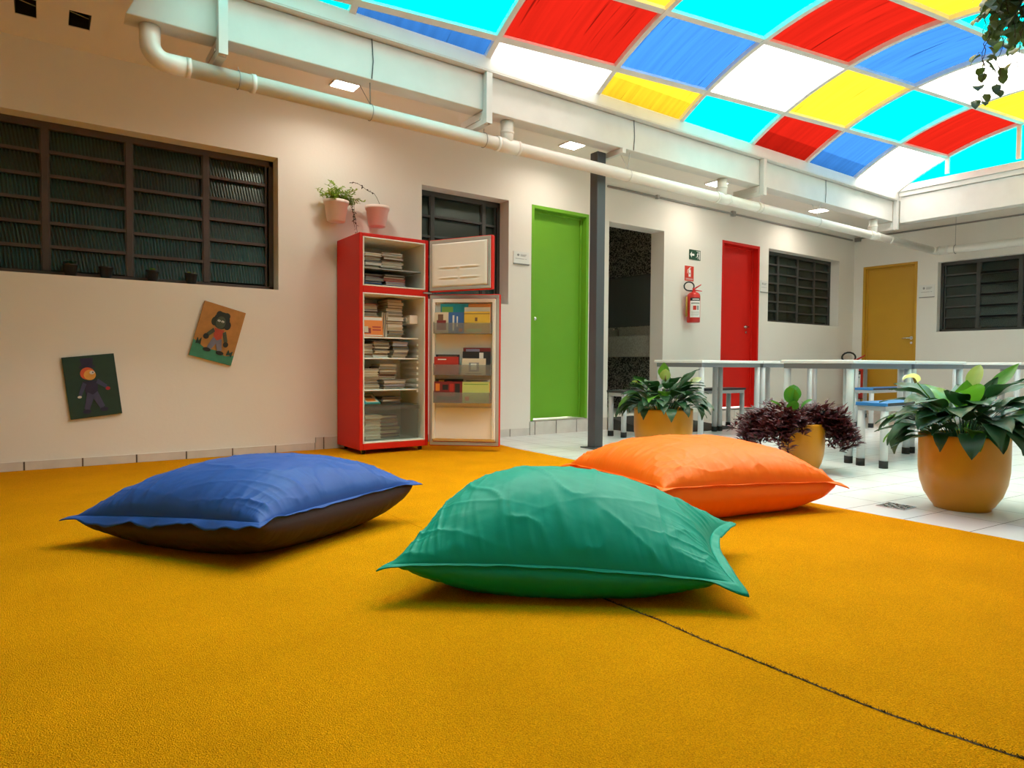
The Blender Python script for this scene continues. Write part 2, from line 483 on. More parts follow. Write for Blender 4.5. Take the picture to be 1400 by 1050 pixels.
# ------------------------------------------------------------------ setting
WY, CX, CZ = 5.225, 10.147, 2.75      # side wall plane, far wall plane, ceiling height
XN, YN = -3.2, -2.2                    # near wall planes (behind the camera)

def wall(name, fn, u0, u1, z0, z1, d, holes, mats, vert=True):
    us = sorted({u0, u1, *[h[0] for h in holes], *[h[1] for h in holes]})
    zs = sorted({z0, z1, *[h[2] for h in holes], *[h[3] for h in holes]})
    def solid(i, j):
        if i < 0 or j < 0 or i >= len(us) - 1 or j >= len(zs) - 1: return False
        uc = (us[i] + us[i + 1]) / 2; zc = (zs[j] + zs[j + 1]) / 2
        return not any(h[0] < uc < h[1] and h[2] < zc < h[3] for h in holes)
    b = MB()
    for i in range(len(us) - 1):
        for j in range(len(zs) - 1):
            if not solid(i, j): continue
            a, c, e, g = us[i], us[i + 1], zs[j], zs[j + 1]
            b.add([fn(a, 0, e), fn(c, 0, e), fn(c, 0, g), fn(a, 0, g)], [(0, 1, 2, 3)])
            b.add([fn(a, d, e), fn(c, d, e), fn(c, d, g), fn(a, d, g)], [(3, 2, 1, 0)])
            for ok, p, q in ((solid(i - 1, j), (a, e), (a, g)), (solid(i + 1, j), (c, e), (c, g)), (solid(i, j - 1), (a, e), (c, e)), (solid(i, j + 1), (a, g), (c, g))):
                if not ok:
                    b.add([fn(p[0], 0, p[1]), fn(q[0], 0, q[1]), fn(q[0], d, q[1]), fn(p[0], d, p[1])], [(0, 1, 2, 3)])
    o = b.build(name, mats)
    return tag(o, kind='structure')

H_W1 = (-.47, 1.489, 1.272, 2.287)
H_W2 = (2.729, 3.667, 1.285, 2.284)
H_GD = (3.943, 4.700, .14, 2.287)
H_OP = (4.993, 5.866, .14, 2.256)
H_RD = (6.933, 7.720, .15, 2.278)
H_W3 = (7.922, 9.715, 1.302, 2.278)
wall('wall_left', lambda u, d, z: (u, WY + d, z), XN, CX + .2, 0, CZ + .1, .2, [H_W1, H_W2, H_GD, H_OP, H_RD, H_W3], M['plaster'])
H_YD = (4.321, 5.083, .12, 2.206)
H_W4 = (1.90, 4.060, 1.195, 2.16)
wall('wall_back', lambda u, d, z: (CX + d, u, z), YN, WY + .2, 0, CZ + .1, .2, [H_YD, H_W4], M['plaster'])
wall('wall_right', lambda u, d, z: (u, YN - d, z), XN, CX + .2, 0, CZ + .1, .15, [], M['plaster'])
wall('wall_front', lambda u, d, z: (XN - d, u, z), YN - .15, WY + .2, 0, CZ + .1, .15, [], M['plaster'])
SKX0, SKX1, SKY0, SKY1 = .45, 8.62, .62, 3.98
wall('ceiling', lambda u, d, z: (u, z, CZ + d), XN, CX + .2, YN, WY + .2, .12,
     [(SKX0, SKX1, SKY0, SKY1), (-.115, -.01, 4.66, 4.90), (.145, .255, 4.665, 4.885)], M['ceiling'])
tag(MB().box((XN - .2, YN - .2, -.1), (CX + .4, WY + 2.2, 0)).build('floor', M['tiles']), kind='structure')

# ceiling cut-outs (dark voids above two openings)
for (a, b_, c, d_), lb in (((-.115, -.01, 4.66, 4.90), 'black square cut-out in ceiling at the frame corner'),
                           ((.145, .255, 4.665, 4.885), 'black square cut-out in ceiling nearer the white elbow pipe')):
    t = thing('ceiling_cutout', lb, 'ceiling hole', ((a + b_) / 2, (c + d_) / 2, CZ))
    q = MB()
    q.box((a - .02, c - .02, CZ + .3), (b_ + .02, d_ + .02, CZ + .31))
    q.box((a - .02, c - .02, CZ + .1), (a, d_ + .02, CZ + .3)); q.box((b_, c - .02, CZ + .1), (b_ + .02, d_ + .02, CZ + .3))
    q.box((a, c - .02, CZ + .1), (b_, c, CZ + .3)); q.box((a, d_, CZ + .1), (b_, d_ + .02, CZ + .3))
    e = .0015
    q.box((a + e, c + e, CZ + .004), (a + .004, d_ - e, CZ + .12)); q.box((b_ - .004, c + e, CZ + .004), (b_ - e, d_ - e, CZ + .12))
    q.box((a + e, c + e, CZ + .004), (b_ - e, c + .004, CZ + .12)); q.box((a + e, d_ - .004, CZ + .004), (b_ - e, d_ - e, CZ + .12))
    q.build('void', M['black'], t)
    MB().tube([(a + .006, d_ - .07, CZ + .06), (b_ - .006, d_ - .05, CZ + .05)], .003, 6).build('wire', M['white_metal'], t)

# skirting tiles along the side wall
def skirting(name, x0, x1, h, pitch, x_off, dep=.012):
    b = MB(); x = x_off
    while x > x0: x -= pitch
    cuts = []
    while x < x1:
        if x > x0 + .02: cuts.append(x)
        x += pitch
    ed = [x0] + cuts + [x1]
    for i in range(len(ed) - 1):
        b.box((ed[i] + (.005 if i else 0), WY - dep, 0), (ed[i + 1] - .005, WY, h), 0)
    b.box((x0, WY - dep + .006, 0), (x1, WY - .001, h - .002), 1)
    return tag(b.build(name, [M['tile_skirt'], M['grout']]), kind='structure')
skirting('baseboard_left_1', XN, 1.775, .066, .314, .201)
skirting('baseboard_left_2', 1.775, 2.10, .108, .314, 1.84)
skirting('baseboard_left_3', 2.10, 3.93, .074, .30, 3.69)
skirting('baseboard_left_4', 3.935, 4.99, .135, .275, 4.27)
skirting('baseboard_left_5', 5.87, CX, .135, .31, 6.6)
b = MB(); y = YN
while y < WY:
    b.box((CX - .012, y + .003, 0), (CX, min(y + .307, WY - .012), .11), 0); y += .31
b.box((CX - .006, YN, 0), (CX - .001, WY - .012, .108), 1)
tag(b.build('baseboard_back', [M['tile_skirt'], M['grout']]), kind='structure')

# ------------------------------------------------------------------ windows
def steel_window(name, fn, u0, u1, z0, z1, ins, cols, slat_n, fm, gm=None, parapet_back=.9):
    """fn(u, d, z): d runs into the wall.  cols: mullion centres"""
    root = thing(name, None, None, fn((u0 + u1) / 2, ins, z0), kind='structure')
    def bx(b, a0, a1, d0, d1, c0, c1, m=0):
        p = fn(a0, d0, c0); q = fn(a1, d1, c1)
        b.box([min(i, j) for i, j in zip(p, q)], [max(i, j) for i, j in zip(p, q)], m)
    fr = MB(); t = .035
    bx(fr, u0, u1, ins - .02, ins + .03, z0, z0 + t); bx(fr, u0, u1, ins - .02, ins + .03, z1 - t - .012, z1)
    bx(fr, u0, u0 + t, ins - .02, ins + .03, z0, z1); bx(fr, u1 - t, u1, ins - .02, ins + .03, z0, z1)
    fr.build('frame', fm, root, bevel=.003)
    ed = [u0 + t] + cols + [u1 - t]
    for c in cols:
        mb = MB(); bx(mb, c - .02, c + .02, ins - .024, ins + .03, z0 + t, z1 - t); mb.build('mullion', fm, root, bevel=.003)
    zz0, zz1 = z0 + t, z1 - t - .012
    for i in range(len(ed) - 1):
        a, c = ed[i] + .02, ed[i + 1] - .02
        sl = MB(); gl = MB()
        off = [0, .006, -.004, .01][i % 4]
        for k in range(slat_n):
            h = (zz1 - zz0) / slat_n
            za = zz0 + k * h; zb = za + h
            tilt = .016 if (i + k) % 3 else .006
            if k: bx(sl, a, c, ins - .022, ins + .016, za - .010 + off, za + .011 + off)
            # hung pane, leaning out at its foot
            p = [fn(a, ins - tilt, za + .004 + off), fn(c, ins - tilt, za + .004 + off), fn(c, ins + .006, zb - .004), fn(a, ins + .006, zb - .004)]
            gl.add(p, [(0, 1, 2, 3)])
        bx(sl, a - .006, a + .008, ins - .016, ins + .012, zz0, zz1); bx(sl, c - .008, c + .006, ins - .016, ins + .012, zz0, zz1)
        sl.build('sash', fm, root)
        gl.build('glazing', gm or M['glass'], root)
    # the unlit room behind
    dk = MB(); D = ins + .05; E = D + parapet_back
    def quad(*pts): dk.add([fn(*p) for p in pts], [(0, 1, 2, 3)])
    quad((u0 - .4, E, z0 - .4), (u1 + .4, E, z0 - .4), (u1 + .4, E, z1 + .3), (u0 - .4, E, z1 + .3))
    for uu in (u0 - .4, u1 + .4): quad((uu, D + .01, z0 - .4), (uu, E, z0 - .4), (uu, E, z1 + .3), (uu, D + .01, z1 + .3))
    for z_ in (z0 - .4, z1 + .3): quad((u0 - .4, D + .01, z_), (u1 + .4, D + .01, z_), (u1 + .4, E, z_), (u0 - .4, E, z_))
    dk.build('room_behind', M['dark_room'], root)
    return root
fL = lambda u, d, z: (u, WY + d, z)
fB = lambda u, d, z: (CX + d, u, z)
steel_window('window_1', fL, *H_W1, .15, [.018, .501, .997], 6, M['frame_brown'])
steel_window('window_2', fL, *H_W2, .17, [2.915, 3.475], 5, M['frame_grey'], M['glass_dim'])
steel_window('window_3', fL, *H_W3, .15, [8.35, 8.83, 9.27], 7, M['frame_grey'], M['glass_dim'])
steel_window('window_4', fB, *H_W4, .12, [3.60, 3.13, 2.66], 6, M['frame_grey'], M['glass_dim'])

# ------------------------------------------------------------------ doors
def door(name, fn, u0, u1, z0, z1, ins, m, hu, hz, lever):
    root = thing(name, None, None, fn((u0 + u1) / 2, ins, z0), kind='structure')
    def bx(b, a0, a1, d0, d1, c0, c1, mm=0):
        p = fn(a0, d0, c0); q = fn(a1, d1, c1)
        b.box([min(i, j) for i, j in zip(p, q)], [max(i, j) for i, j in zip(p, q)], mm)
    f = MB(); t = .035
    bx(f, u0, u0 + t, -.004, .19, z0, z1); bx(f, u1 - t, u1, -.004, .19, z0, z1); bx(f, u0 + t, u1 - t, -.004, .19, z1 - t, z1)
    e = .02
    bx(f, u0 + t, u0 + t + e, ins - .02, .19, z0, z1 - t); bx(f, u1 - t - e, u1 - t, ins - .02, .19, z0, z1 - t); bx(f, u0 + t + e, u1 - t - e, ins - .02, .19, z1 - t - e, z1 - t)
    f.build('door_frame', m, root, bevel=.004)
    l = MB(); bx(l, u0 + t + .002, u1 - t - .002, ins, ins + .035, z0 + .018, z1 - t - .004)
    l.build('door_leaf', m, root, bevel=.002)
    s = MB(); bx(s, u0, u1, 0, .2, z0 - .012, z0 + .004); s.build('threshold', M['tile_skirt'], root)
    h = MB()
    c = Vector(fn(hu, ins, hz)); o = Vector(fn(hu, ins - .05, hz)) - c; o2 = o.normalized()
    h.tube([c, c + o2 * .012], .024, 16); h.tube([c + o2 * .012, c + o], .008, 10)
    if lever:
        dv = (Vector(fn(hu + lever, ins, hz)) - c).normalized()
        h.tube([c + o, c + o + dv * .06, c + o + dv * .11 + Vector((0, 0, -.004))], [.009, .008, .007], 10)
        h.tube([c - Vector((0, 0, .07)), c - Vector((0, 0, .07)) + o2 * .01], .016, 12)
    else:
        h.lathe([(0, -.02), (.018, -.016), (.024, 0), (.018, .016), (0, .02)], c + o + Vector((0, 0, 0)), 16)
    h.build('door_handle', M['chrome'], root)
    return root
door('door_1', fL, *H_GD, .09, M['green_door'], 4.02, 1.165, 0)
door('door_2', fL, *H_RD, .09, M['red_door'], 7.57, 1.215, -1)
door('door_3', fB, *H_YD, .05, M['yellow_door'], 4.40, 1.12, 1)

# ------------------------------------------------------------------ washroom behind the open doorway
wr = thing('doorway_room', None, None, (5.43, WY, 0), kind='structure')
b = MB()
X0, X1, Y0, Y1 = 4.6, 6.13, WY + .2, WY + 1.9
b.add([(X1, Y0, 0), (X1, Y1, 0), (X1, Y1, CZ), (X1, Y0, CZ)], [(0, 1, 2, 3)])
b.add([(X0, Y1, 0), (X1, Y1, 0), (X1, Y1, CZ), (X0, Y1, CZ)], [(3, 2, 1, 0)])
b.build('mosaic_walls', M['mosaic'], wr)
b = MB()
b.add([(X0, Y0, 0), (X0, Y1, 0), (X0, Y1, CZ), (X0, Y0, CZ)], [(3, 2, 1, 0)])
b.add([(X0, Y0, CZ), (X1, Y0, CZ), (X1, Y1, CZ), (X0, Y1, CZ)], [(3, 2, 1, 0)])
b.build('inner_walls', M['plaster'], wr)
MB().box((X0, WY, .0), (X1, Y1, .135)).build('raised_floor', M['tile_skirt'], wr)
t = thing('washroom_mirror', 'dim mirror above the stone basin counter inside the open doorway', 'mirror', (6.12, 6.0, 1.18))
MB().box((6.105, WY + .25, 1.195), (6.125, Y1 - .02, 1.835)).build('glass', M['mirror'], t)
t = thing('basin_counter', 'grey stone basin counter seen through the open doorway', 'counter', (6.0, 6.2, .8))
MB().box((5.96, WY + .21, .805), (6.129, Y1 - .02, 1.07)).build('apron', M['granite'], t, bevel=.006)
MB().box((6.105, WY + .21, 1.071), (6.129, Y1 - .02, 1.19)).build('backsplash', M['granite'], t)
MB().tube([(6.09, 6.18, 1.07), (6.09, 6.18, 1.16), (6.06, 6.18, 1.175), (6.01, 6.18, 1.165), (6.0, 6.18, 1.15)], .010, 10).build('tap', M['chrome'], t)

# dark ramp up to the doorway
b = MB()
pl_ = [(5.02, WY, .133), (5.86, WY, .133), (6.35, 4.56, .006), (5.08, 4.56, .006)]
b.add([pl_[0], pl_[1], pl_[2], pl_[3], (pl_[0][0], WY, 0), (pl_[1][0], WY, 0), (6.35, 4.56, 0), (5.08, 4.56, 0)],
      [(3, 2, 1, 0), (0, 1, 5, 4), (1, 2, 6, 5), (2, 3, 7, 6), (3, 0, 4, 7), (4, 5, 6, 7)])
b.build('ramp', M['ramp'])
tag(bpy.data.objects['ramp'], 'dark rubber ramp sloping up to the open doorway', 'ramp')

# ------------------------------------------------------------------ skylight
VYC, VR, VZ = 2.3, 2.81, 3.33
def vz(y): return VZ - VR + math.sqrt(max(0, VR * VR - (y - VYC) ** 2))
RX = [.553, 1.546, 2.529, 3.558, 4.539, 5.561, 6.509, 7.492, 8.500]
YS0, YS1 = .70, 3.90
rail_fn = [lambda x: 3.90, lambda x: min(3.90, 3.752 - .069 * (x - 2.529)), lambda x: 3.19 - .116 * (x - 3.558),
           lambda x: 2.203 - .16 * (x - 5.561), lambda x: 1.45 - .14 * (x - 5.561), lambda x: .70]
sky = thing('skylight', 'vaulted skylight of red, blue, yellow, cyan and clear panels in white ribs', 'skylight', (4.5, 2.3, 2.85))
ROWC = [['cyan', 'cyan', 'blue', 'white', 'yellow', 'cyan', 'red', 'blue', 'white'],
        ['yellow', 'cyan', 'cyan', 'red', 'blue', 'white', 'yellow', 'cyan', 'red'],
        ['blue', 'white', 'white', 'yellow', 'cyan', 'red', 'blue', 'white', 'yellow'],
        ['red', 'yellow', 'blue', 'white', 'yellow', 'yellow', 'cyan', 'red', 'blue'],
        ['white', 'cyan', 'red', 'blue', 'white', 'cyan', 'yellow', 'cyan', 'white']]
for r in range(5):
    for k in range(8):
        xa, xb = RX[k], RX[k + 1]
        col = ROWC[r][k + 1]
        def fn(u, v, xa=xa, xb=xb, r=r):
            x = xa + (xb - xa) * u
            y = rail_fn[r](x) * (1 - v) + rail_fn[r + 1](x) * v
            return (x, y, vz(y) + .012)
        MB().grid(fn, 4, 10).build('panel', M['panel_' + col], sky)
def strip(fnc, n, hw_vec, hz, name):
    pass
for x in RX:
    b = MB(); n = 36; hw = .021
    vs = []
    for i in range(n + 1):
        y = YS0 + (YS1 - YS0) * i / n; z = vz(y)
        vs += [(x - hw, y, z - .03), (x + hw, y, z - .03), (x + hw, y, z + .008), (x - hw, y, z + .008)]
    fs = []
    for i in range(n):
        a = i * 4
        for k in range(4): fs.append((a + k, a + (k + 1) % 4, a + 4 + (k + 1) % 4, a + 4 + k))
    b.add(vs, fs); b.build('rib', M['white_metal'], sky)
for r in range(1, 5):
    b = MB(); n = 40; hw = .021; vs = []
    for i in range(n + 1):
        x = RX[0] + (RX[-1] - RX[0]) * i / n; y = rail_fn[r](x); z = vz(y)
        sl = -(y - VYC) / math.sqrt(VR * VR - (y - VYC) ** 2)
        T = Vector((0, 1, sl)).normalized(); N = Vector((0, -T.z, T.y)); c = Vector((x, y, z))
        vs += [c - T * hw - N * .024, c + T * hw - N * .024, c + T * hw + N * .008, c - T * hw + N * .008]
    fs = []
    for i in range(n):
        a = i * 4
        for k in range(4): fs.append((a + k, a + (k + 1) % 4, a + 4 + (k + 1) % 4, a + 4 + k))
    b.add(vs, fs); b.build('rail', M['white_metal'], sky)
# end gables: sill plate, cyan pane, mullions
def gable(x, nm):
    b = MB(); n = 30; top = []; zb = 2.905
    for i in range(n + 1):
        y = YS0 + (YS1 - YS0) * i / n
        top.append((y, vz(y)))
    v = []
    for y, z in top: v += [(x, y, max(min(zb, z), 2.84)), (x, y, z)]
    b.add(v, [(2 * i, 2 * i + 2, 2 * i + 3, 2 * i + 1) for i in range(n)])
    b.build('gable_panel', M['panel_cyan'], sky)
    b = MB(); v = []
    for y, z in top: v += [(x - .02, y, 2.83), (x - .02, y, min(zb, max(z, 2.831))), (x + .02, y, min(zb, max(z, 2.831))), (x + .02, y, 2.83)]
    b.add(v, [(4 * i + k, 4 * i + (k + 1) % 4, 4 * i + 4 + (k + 1) % 4, 4 * i + 4 + k) for i in range(n) for k in range(4)])
    b.build('gable_sill', M['white_metal'], sky)
    for y in (3.33, 2.65, 1.97, 1.3):
        MB().box((x - .03, y - .02, 2.93), (x + .005, y + .02, vz(y) - .005)).build('mullion', M['white_metal'], sky)
gable(8.515, 'far'); gable(.54, 'near')
# curb beams carrying the vault
b = MB()
b.box((.46, 3.865, 2.745), (8.56, 3.965, 2.838)); b.box((.46, 3.865, 2.736), (8.545, 3.985, 2.745))
b.build('curb_beam', M['white_metal'], sky, bevel=.004)
b = MB(); b.box((8.52, .62, 2.775), (8.62, 3.864, 2.83)); b.build('curb_beam', M['white_metal'], sky, bevel=.004)
b = MB(); b.box((.46, .62, 2.745), (8.519, .72, 2.83)); b.build('curb_beam', M['white_metal'], sky, bevel=.004)
b = MB(); b.box((.46, .721, 2.746), (.56, 3.864, 2.83)); b.build('curb_beam', M['white_metal'], sky, bevel=.004)
# roof parapet outside
b = MB(); b.box((-.2, 4.02, 2.88), (8.9, 4.16, 3.10)); b.box((-.2, .4, 2.88), (8.75, .5, 3.02))
tag(b.build('trim_1', M['parapet']), kind='structure')

# ------------------------------------------------------------------ gutter, brackets, pipes
g = thing('box_gutter', 'long white boxed gutter hanging beneath the skylight edge along the side wall', 'gutter', (4.4, 3.98, 2.48))
b = MB()
b.prism([(3.92, 2.485), (4.06, 2.485), (4.06, 2.733), (3.92, 2.733)], lambda u, v, w_: (.36 + w_ + (.12 * (v - 2.485) / .25 if w_ < 1 else 0), u, v), 8.14)
b.build('trough', M['white_metal'], g, bevel=.005)
for xs in (1.694, 4.01, 6.964):
    MB().tube([(xs, 3.916, 2.735), (xs + .01, 3.916, 2.60), (xs, 3.916, 2.49)], .003, 6).build('strap_wire', M['grey_steel'], g)
g = thing('box_gutter', 'shorter white boxed gutter beneath the skylight edge along the far wall', 'gutter', (8.62, 2.2, 2.46))
MB().box((8.55, .66, 2.46), (8.69, 3.86, 2.772)).build('trough', M['white_metal'], g, bevel=.005)

BR = [(.815, 'above the elbow of the pipe'), (2.545, 'left of the first pipe tee'), (5.785, 'above the fire extinguisher wall'), (8.525, 'at the far corner of the gutter')]
for xb, wh in BR:
    t = thing('gutter_bracket', 'white L shaped steel gutter bracket ' + wh, 'bracket', (xb, 3.9, 2.385), 'gutter brackets')
    b = MB()
    b.box((xb - .024, 3.868, 2.385), (xb + .024, 3.874, 2.735)); b.box((xb - .024, 3.874, 2.385), (xb - .018, 3.916, 2.735)); b.box((xb + .018, 3.874, 2.385), (xb + .024, 3.916, 2.735))
    b.build('upright', M['white_metal'], t, bevel=.001)
    b = MB()
    b.box((xb - .024, 3.918, 2.386), (xb - .018, 4.22, 2.48)); b.box((xb - .017, 3.918, 2.386), (xb + .024, 4.22, 2.392)); b.box((xb - .017, 3.918, 2.474), (xb + .024, 4.22, 2.48))
    b.box((xb - .03, 3.95, 2.425), (xb - .0245, 4.15, 2.437))
    b.build('arm', M['white_metal'], t, bevel=.001)
t = thing('gutter_bracket', 'slim white bracket arm from the dark steel column to the gutter', 'bracket', (3.86, 4.0, 2.44), 'gutter brackets')
MB().box((3.868, 3.90, 2.44), (3.905, 4.16, 2.484)).build('arm', M['white_metal'], t, bevel=.002)

col = thing('steel_column', 'dark grey square steel column beside the green door', 'column', (3.815, 4.135, 0))
MB().box((3.767, 4.087, .008), (3.860, 4.180, 2.484)).build('shaft', M['grey_steel'], col, bevel=.006)
MB().box((3.725, 4.045, 0), (3.902, 4.222, .010)).build('base_plate', M['grey_steel'], col, bevel=.002)

PR = .047
pp = thing('drain_pipe', 'long white plastic drain pipe with elbow running below the gutter', 'pipe', (4.0, 4.0, 2.3))
zc = lambda x: 2.318 - .0032 * x - .002 * max(0, x - 8)
el = [(.478, 4.0, 2.482), (.478, 4.0, 2.40)]
for k in range(1, 8):
    a = math.pi / 2 * k / 7
    el.append((.478 + .085 * (1 - math.cos(a)), 4.0, 2.40 - .085 * math.sin(a)))
MB().tube(el + [(.66, 4.0, zc(.66))], .051, 24).build('elbow', M['pvc'], pp)
MB().tube([(.63, 4.0, zc(.63)), (9.774, 4.0, zc(9.774))], PR, 24, caps=True).build('run', M['pvc'], pp)
for xj in (.66, 1.0, 2.70, 2.88, 5.20, 5.38, 5.85, 8.10, 8.28, 8.6):
    MB().tube([(xj - .012, 4.0, zc(xj)), (xj + .012, 4.0, zc(xj))], .053, 24).build('collar', M['pvc'], pp)
for xs in (2.787, 5.29, 8.19):
    MB().tube([(xs, 4.0, 2.482), (xs, 4.0, zc(xs))], .047, 24).build('riser', M['pvc'], pp)
    MB().tube([(xs - .10, 4.0, zc(xs)), (xs + .10, 4.0, zc(xs))], .052, 24).build('tee', M['pvc'], pp)
    MB().tube([(xs, 4.0, 2.44 - .03), (xs, 4.0, 2.42 - .03)], .051, 24).build('collar', M['pvc'], pp)
for xs in (.92, 1.72, 2.585, 4.03, 5.9, 6.96):
    ring = [(xs, 4.0 + .051 * math.cos(2 * math.pi * k / 20), zc(xs) + .051 * math.sin(2 * math.pi * k / 20)) for k in range(20)]
    q = MB().tube(ring, .0025, 6, closed=True)
    if xs in (1.72, 4.03, 6.96): q.tube([(xs, 4.0, zc(xs) + .05), (xs - .02, 3.96, 2.482)], .004, 6); q.tube([(xs, 4.0, zc(xs) + .05), (xs - .06, 4.03, 2.482)], .0025, 6)
    else: q.tube([(xs, 4.0, zc(xs) + .05), (xs, 4.0, 2.39)], .0025, 6)
    q.build('hanger', M['white_metal' if xs > 3 else 'conduit'], pp)
pb = thing('drain_pipe', 'cream plastic drain pipe running along the far wall above the window', 'pipe', (9.85, 2.0, 2.25))
MB().tube([(9.776, 4.0, 2.283), (9.815, 4.0, 2.280), (9.85, 3.965, 2.272), (9.85, 3.90, 2.268), (9.85, YN + .02, 2.20)], .050, 24).build('run', M['pvc'], pb)
for yj in (3.93, 3.83): MB().tube([(9.85, yj - .012, 2.269), (9.85, yj + .012, 2.269)], .057, 24).build('collar', M['pvc'], pb)
ring = [(9.85 + .056 * math.cos(2 * math.pi * k / 20), 3.74, 2.265 + .056 * math.sin(2 * math.pi * k / 20)) for k in range(20)]
MB().tube(ring, .004, 6, closed=True).tube([(9.85, 3.74, 2.31), (9.85, 3.74, 2.74)], .003, 6).build('hanger', M['conduit'], pb)

cd = thing('conduit', 'thin grey metal conduit fixed along the top of the side wall', 'conduit', (7.5, WY, 2.62))
MB().tube([(4.95, WY - .014, 2.622), (CX - .1, WY - .014, 2.622)], .012, 10).build('tube', M['conduit'], cd)
for xj, s in ((5.72, .02), (7.116, .032)):
    MB().box((xj - s, WY - .04, 2.622 - s), (xj + s, WY - .001, 2.622 + s)).build('junction_box', M['conduit'], cd, bevel=.004)
cd = thing('conduit', 'thin grey metal conduit fixed along the top of the far wall', 'conduit', (CX, 2.5, 2.645))
MB().tube([(CX - .014, 5.12, 2.648), (CX - .014, YN + .01, 2.642)], .012, 10).build('tube', M['conduit'], cd)
MB().box((CX - .05, WY - .10, 2.60), (CX - .002, WY - .02, 2.66)).build('junction_box', M['conduit'], cd, bevel=.004)

# ------------------------------------------------------------------ ceiling lamps
for (x, y), wh in (((1.82, 4.665), 'above the pale wall pots'), ((4.02, 4.70), 'in front of the green door'),
                   ((6.16, 4.73), 'near the exit sign, behind a pipe riser'), ((8.29, 4.75), 'before the far side window')):
    t = thing('ceiling_lamp', 'lit square white ceiling panel lamp ' + wh, 'ceiling light', (x, y, CZ), 'ceiling panel lamps')
    h = .085
    b = MB(); b.box((x - h - .012, y - h - .012, CZ - .012), (x + h + .012, y + h + .012, CZ)); b.build('housing', M['white_metal'], t, bevel=.003)
    MB().box((x - h, y - h, CZ - .016), (x + h, y + h, CZ - .0121)).build('diffuser', M['lamp_glow'], t)
    ld = bpy.data.lights.new('lamp_light', 'AREA'); ld.size = .16; ld.energy = 1.3; ld.color = (1, .90, .76); ld.spread = math.radians(160)
    lo = bpy.data.objects.new('lamp_light', ld); COL.objects.link(lo); lo.parent = t; lo.location = (0, 0, -.02)

# ------------------------------------------------------------------ carpets
def carpet(name, x0, x1, y0, y1, label, wob0, wob1):
    def fn(u, v):
        y = y0 + (y1 - y0) * v
        a = x0 + wob0(y); c = x1 + wob1(y)
        return (a + (c - a) * u, y, .010)
    b = MB(); nv = 160
    b.grid(fn, 12, nv, 0, True)
    # turned-down edges
    for u in (0, 1):
        b.grid(lambda p, v, u=u: (fn(u, v)[0], fn(u, v)[1], .010 * (1 - p)), 1, nv, 0, False)
    for v in (0, 1):
        b.grid(lambda p, q, v=v: (fn(p, v)[0], fn(p, v)[1], .010 * (1 - q)), 12, 1, 0, False)
    o = b.build(name, M['carpet'])
    return tag(o, label, 'carpet')
nz = lambda y, s, a: a * noise.noise(Vector((y * 7, s, 0))) + a * .5 * noise.noise(Vector((y * 23, s, 3)))
def seam_x(y):
    pts = [(-2.0, 1.56), (.41, 1.425), (.55, 1.394), (.67, 1.380), (.80, 1.376), (1.07, 1.366), (1.21, 1.371), (2.7, 1.297), (2.91, 1.302), (5.2, 1.30)]
    for (a, xa), (c, xc) in zip(pts, pts[1:]):
        if a <= y <= c: return xa + (xc - xa) * (y - a) / (c - a)
    return 1.3
gap = lambda y: .001 + .0015 * max(0, min(1, (2.0 - y) / 1.2))
c1 = carpet('carpet', 0, 0, -2.1, WY - .016, 'orange yellow pile carpet under blue cushion, nearer the painted wall', lambda y: XN + .1, lambda y: seam_x(y) - gap(y) + nz(y, 1, .004))
c2 = carpet('carpet', 0, 0, -2.1, WY - .016, 'orange yellow pile carpet under orange cushion, edging the white tiles', lambda y: seam_x(y) + gap(y) + nz(y, 1, .004),
            lambda y: 3.19 + .02 * math.sin(y * 1.3) + nz(y, 3, .006) + (.05 if y > 4.4 else 0) * min(1, (y - 4.4) / .5))
# frayed backing showing at the join
b = MB(); rr = random.Random(5)
def fr_fn(u, v):
    y = -.6 + 2.1 * v
    wdt = .001 + .0022 * max(0, min(1, (1.5 - y) / .6)) * (.4 + 1.2 * abs(noise.noise(Vector((y * 9, 4, 0))))) + .005 * abs(noise.noise(Vector((y * 55, 9, 0)))) ** 1.5
    return (seam_x(y) + nz(y, 1, .004) + (u - .5) * 2 * wdt, y, .0125 - .004 * abs(u - .5))
b.grid(fr_fn, 2, 500)
for i in range(900):
    y = rr.uniform(-.5, 1.45); x = seam_x(y) + nz(y, 1, .004)
    a = rr.uniform(0, 6.28); l = rr.uniform(.003, .008)
    b.tube([(x, y, .0112), (x + l * math.cos(a) * .6, y + l * math.sin(a), .0112 + rr.uniform(.002, .006))], [.0009, .0004], 3, caps=False)
b.build('frayed_edge', M['fray'], c2)

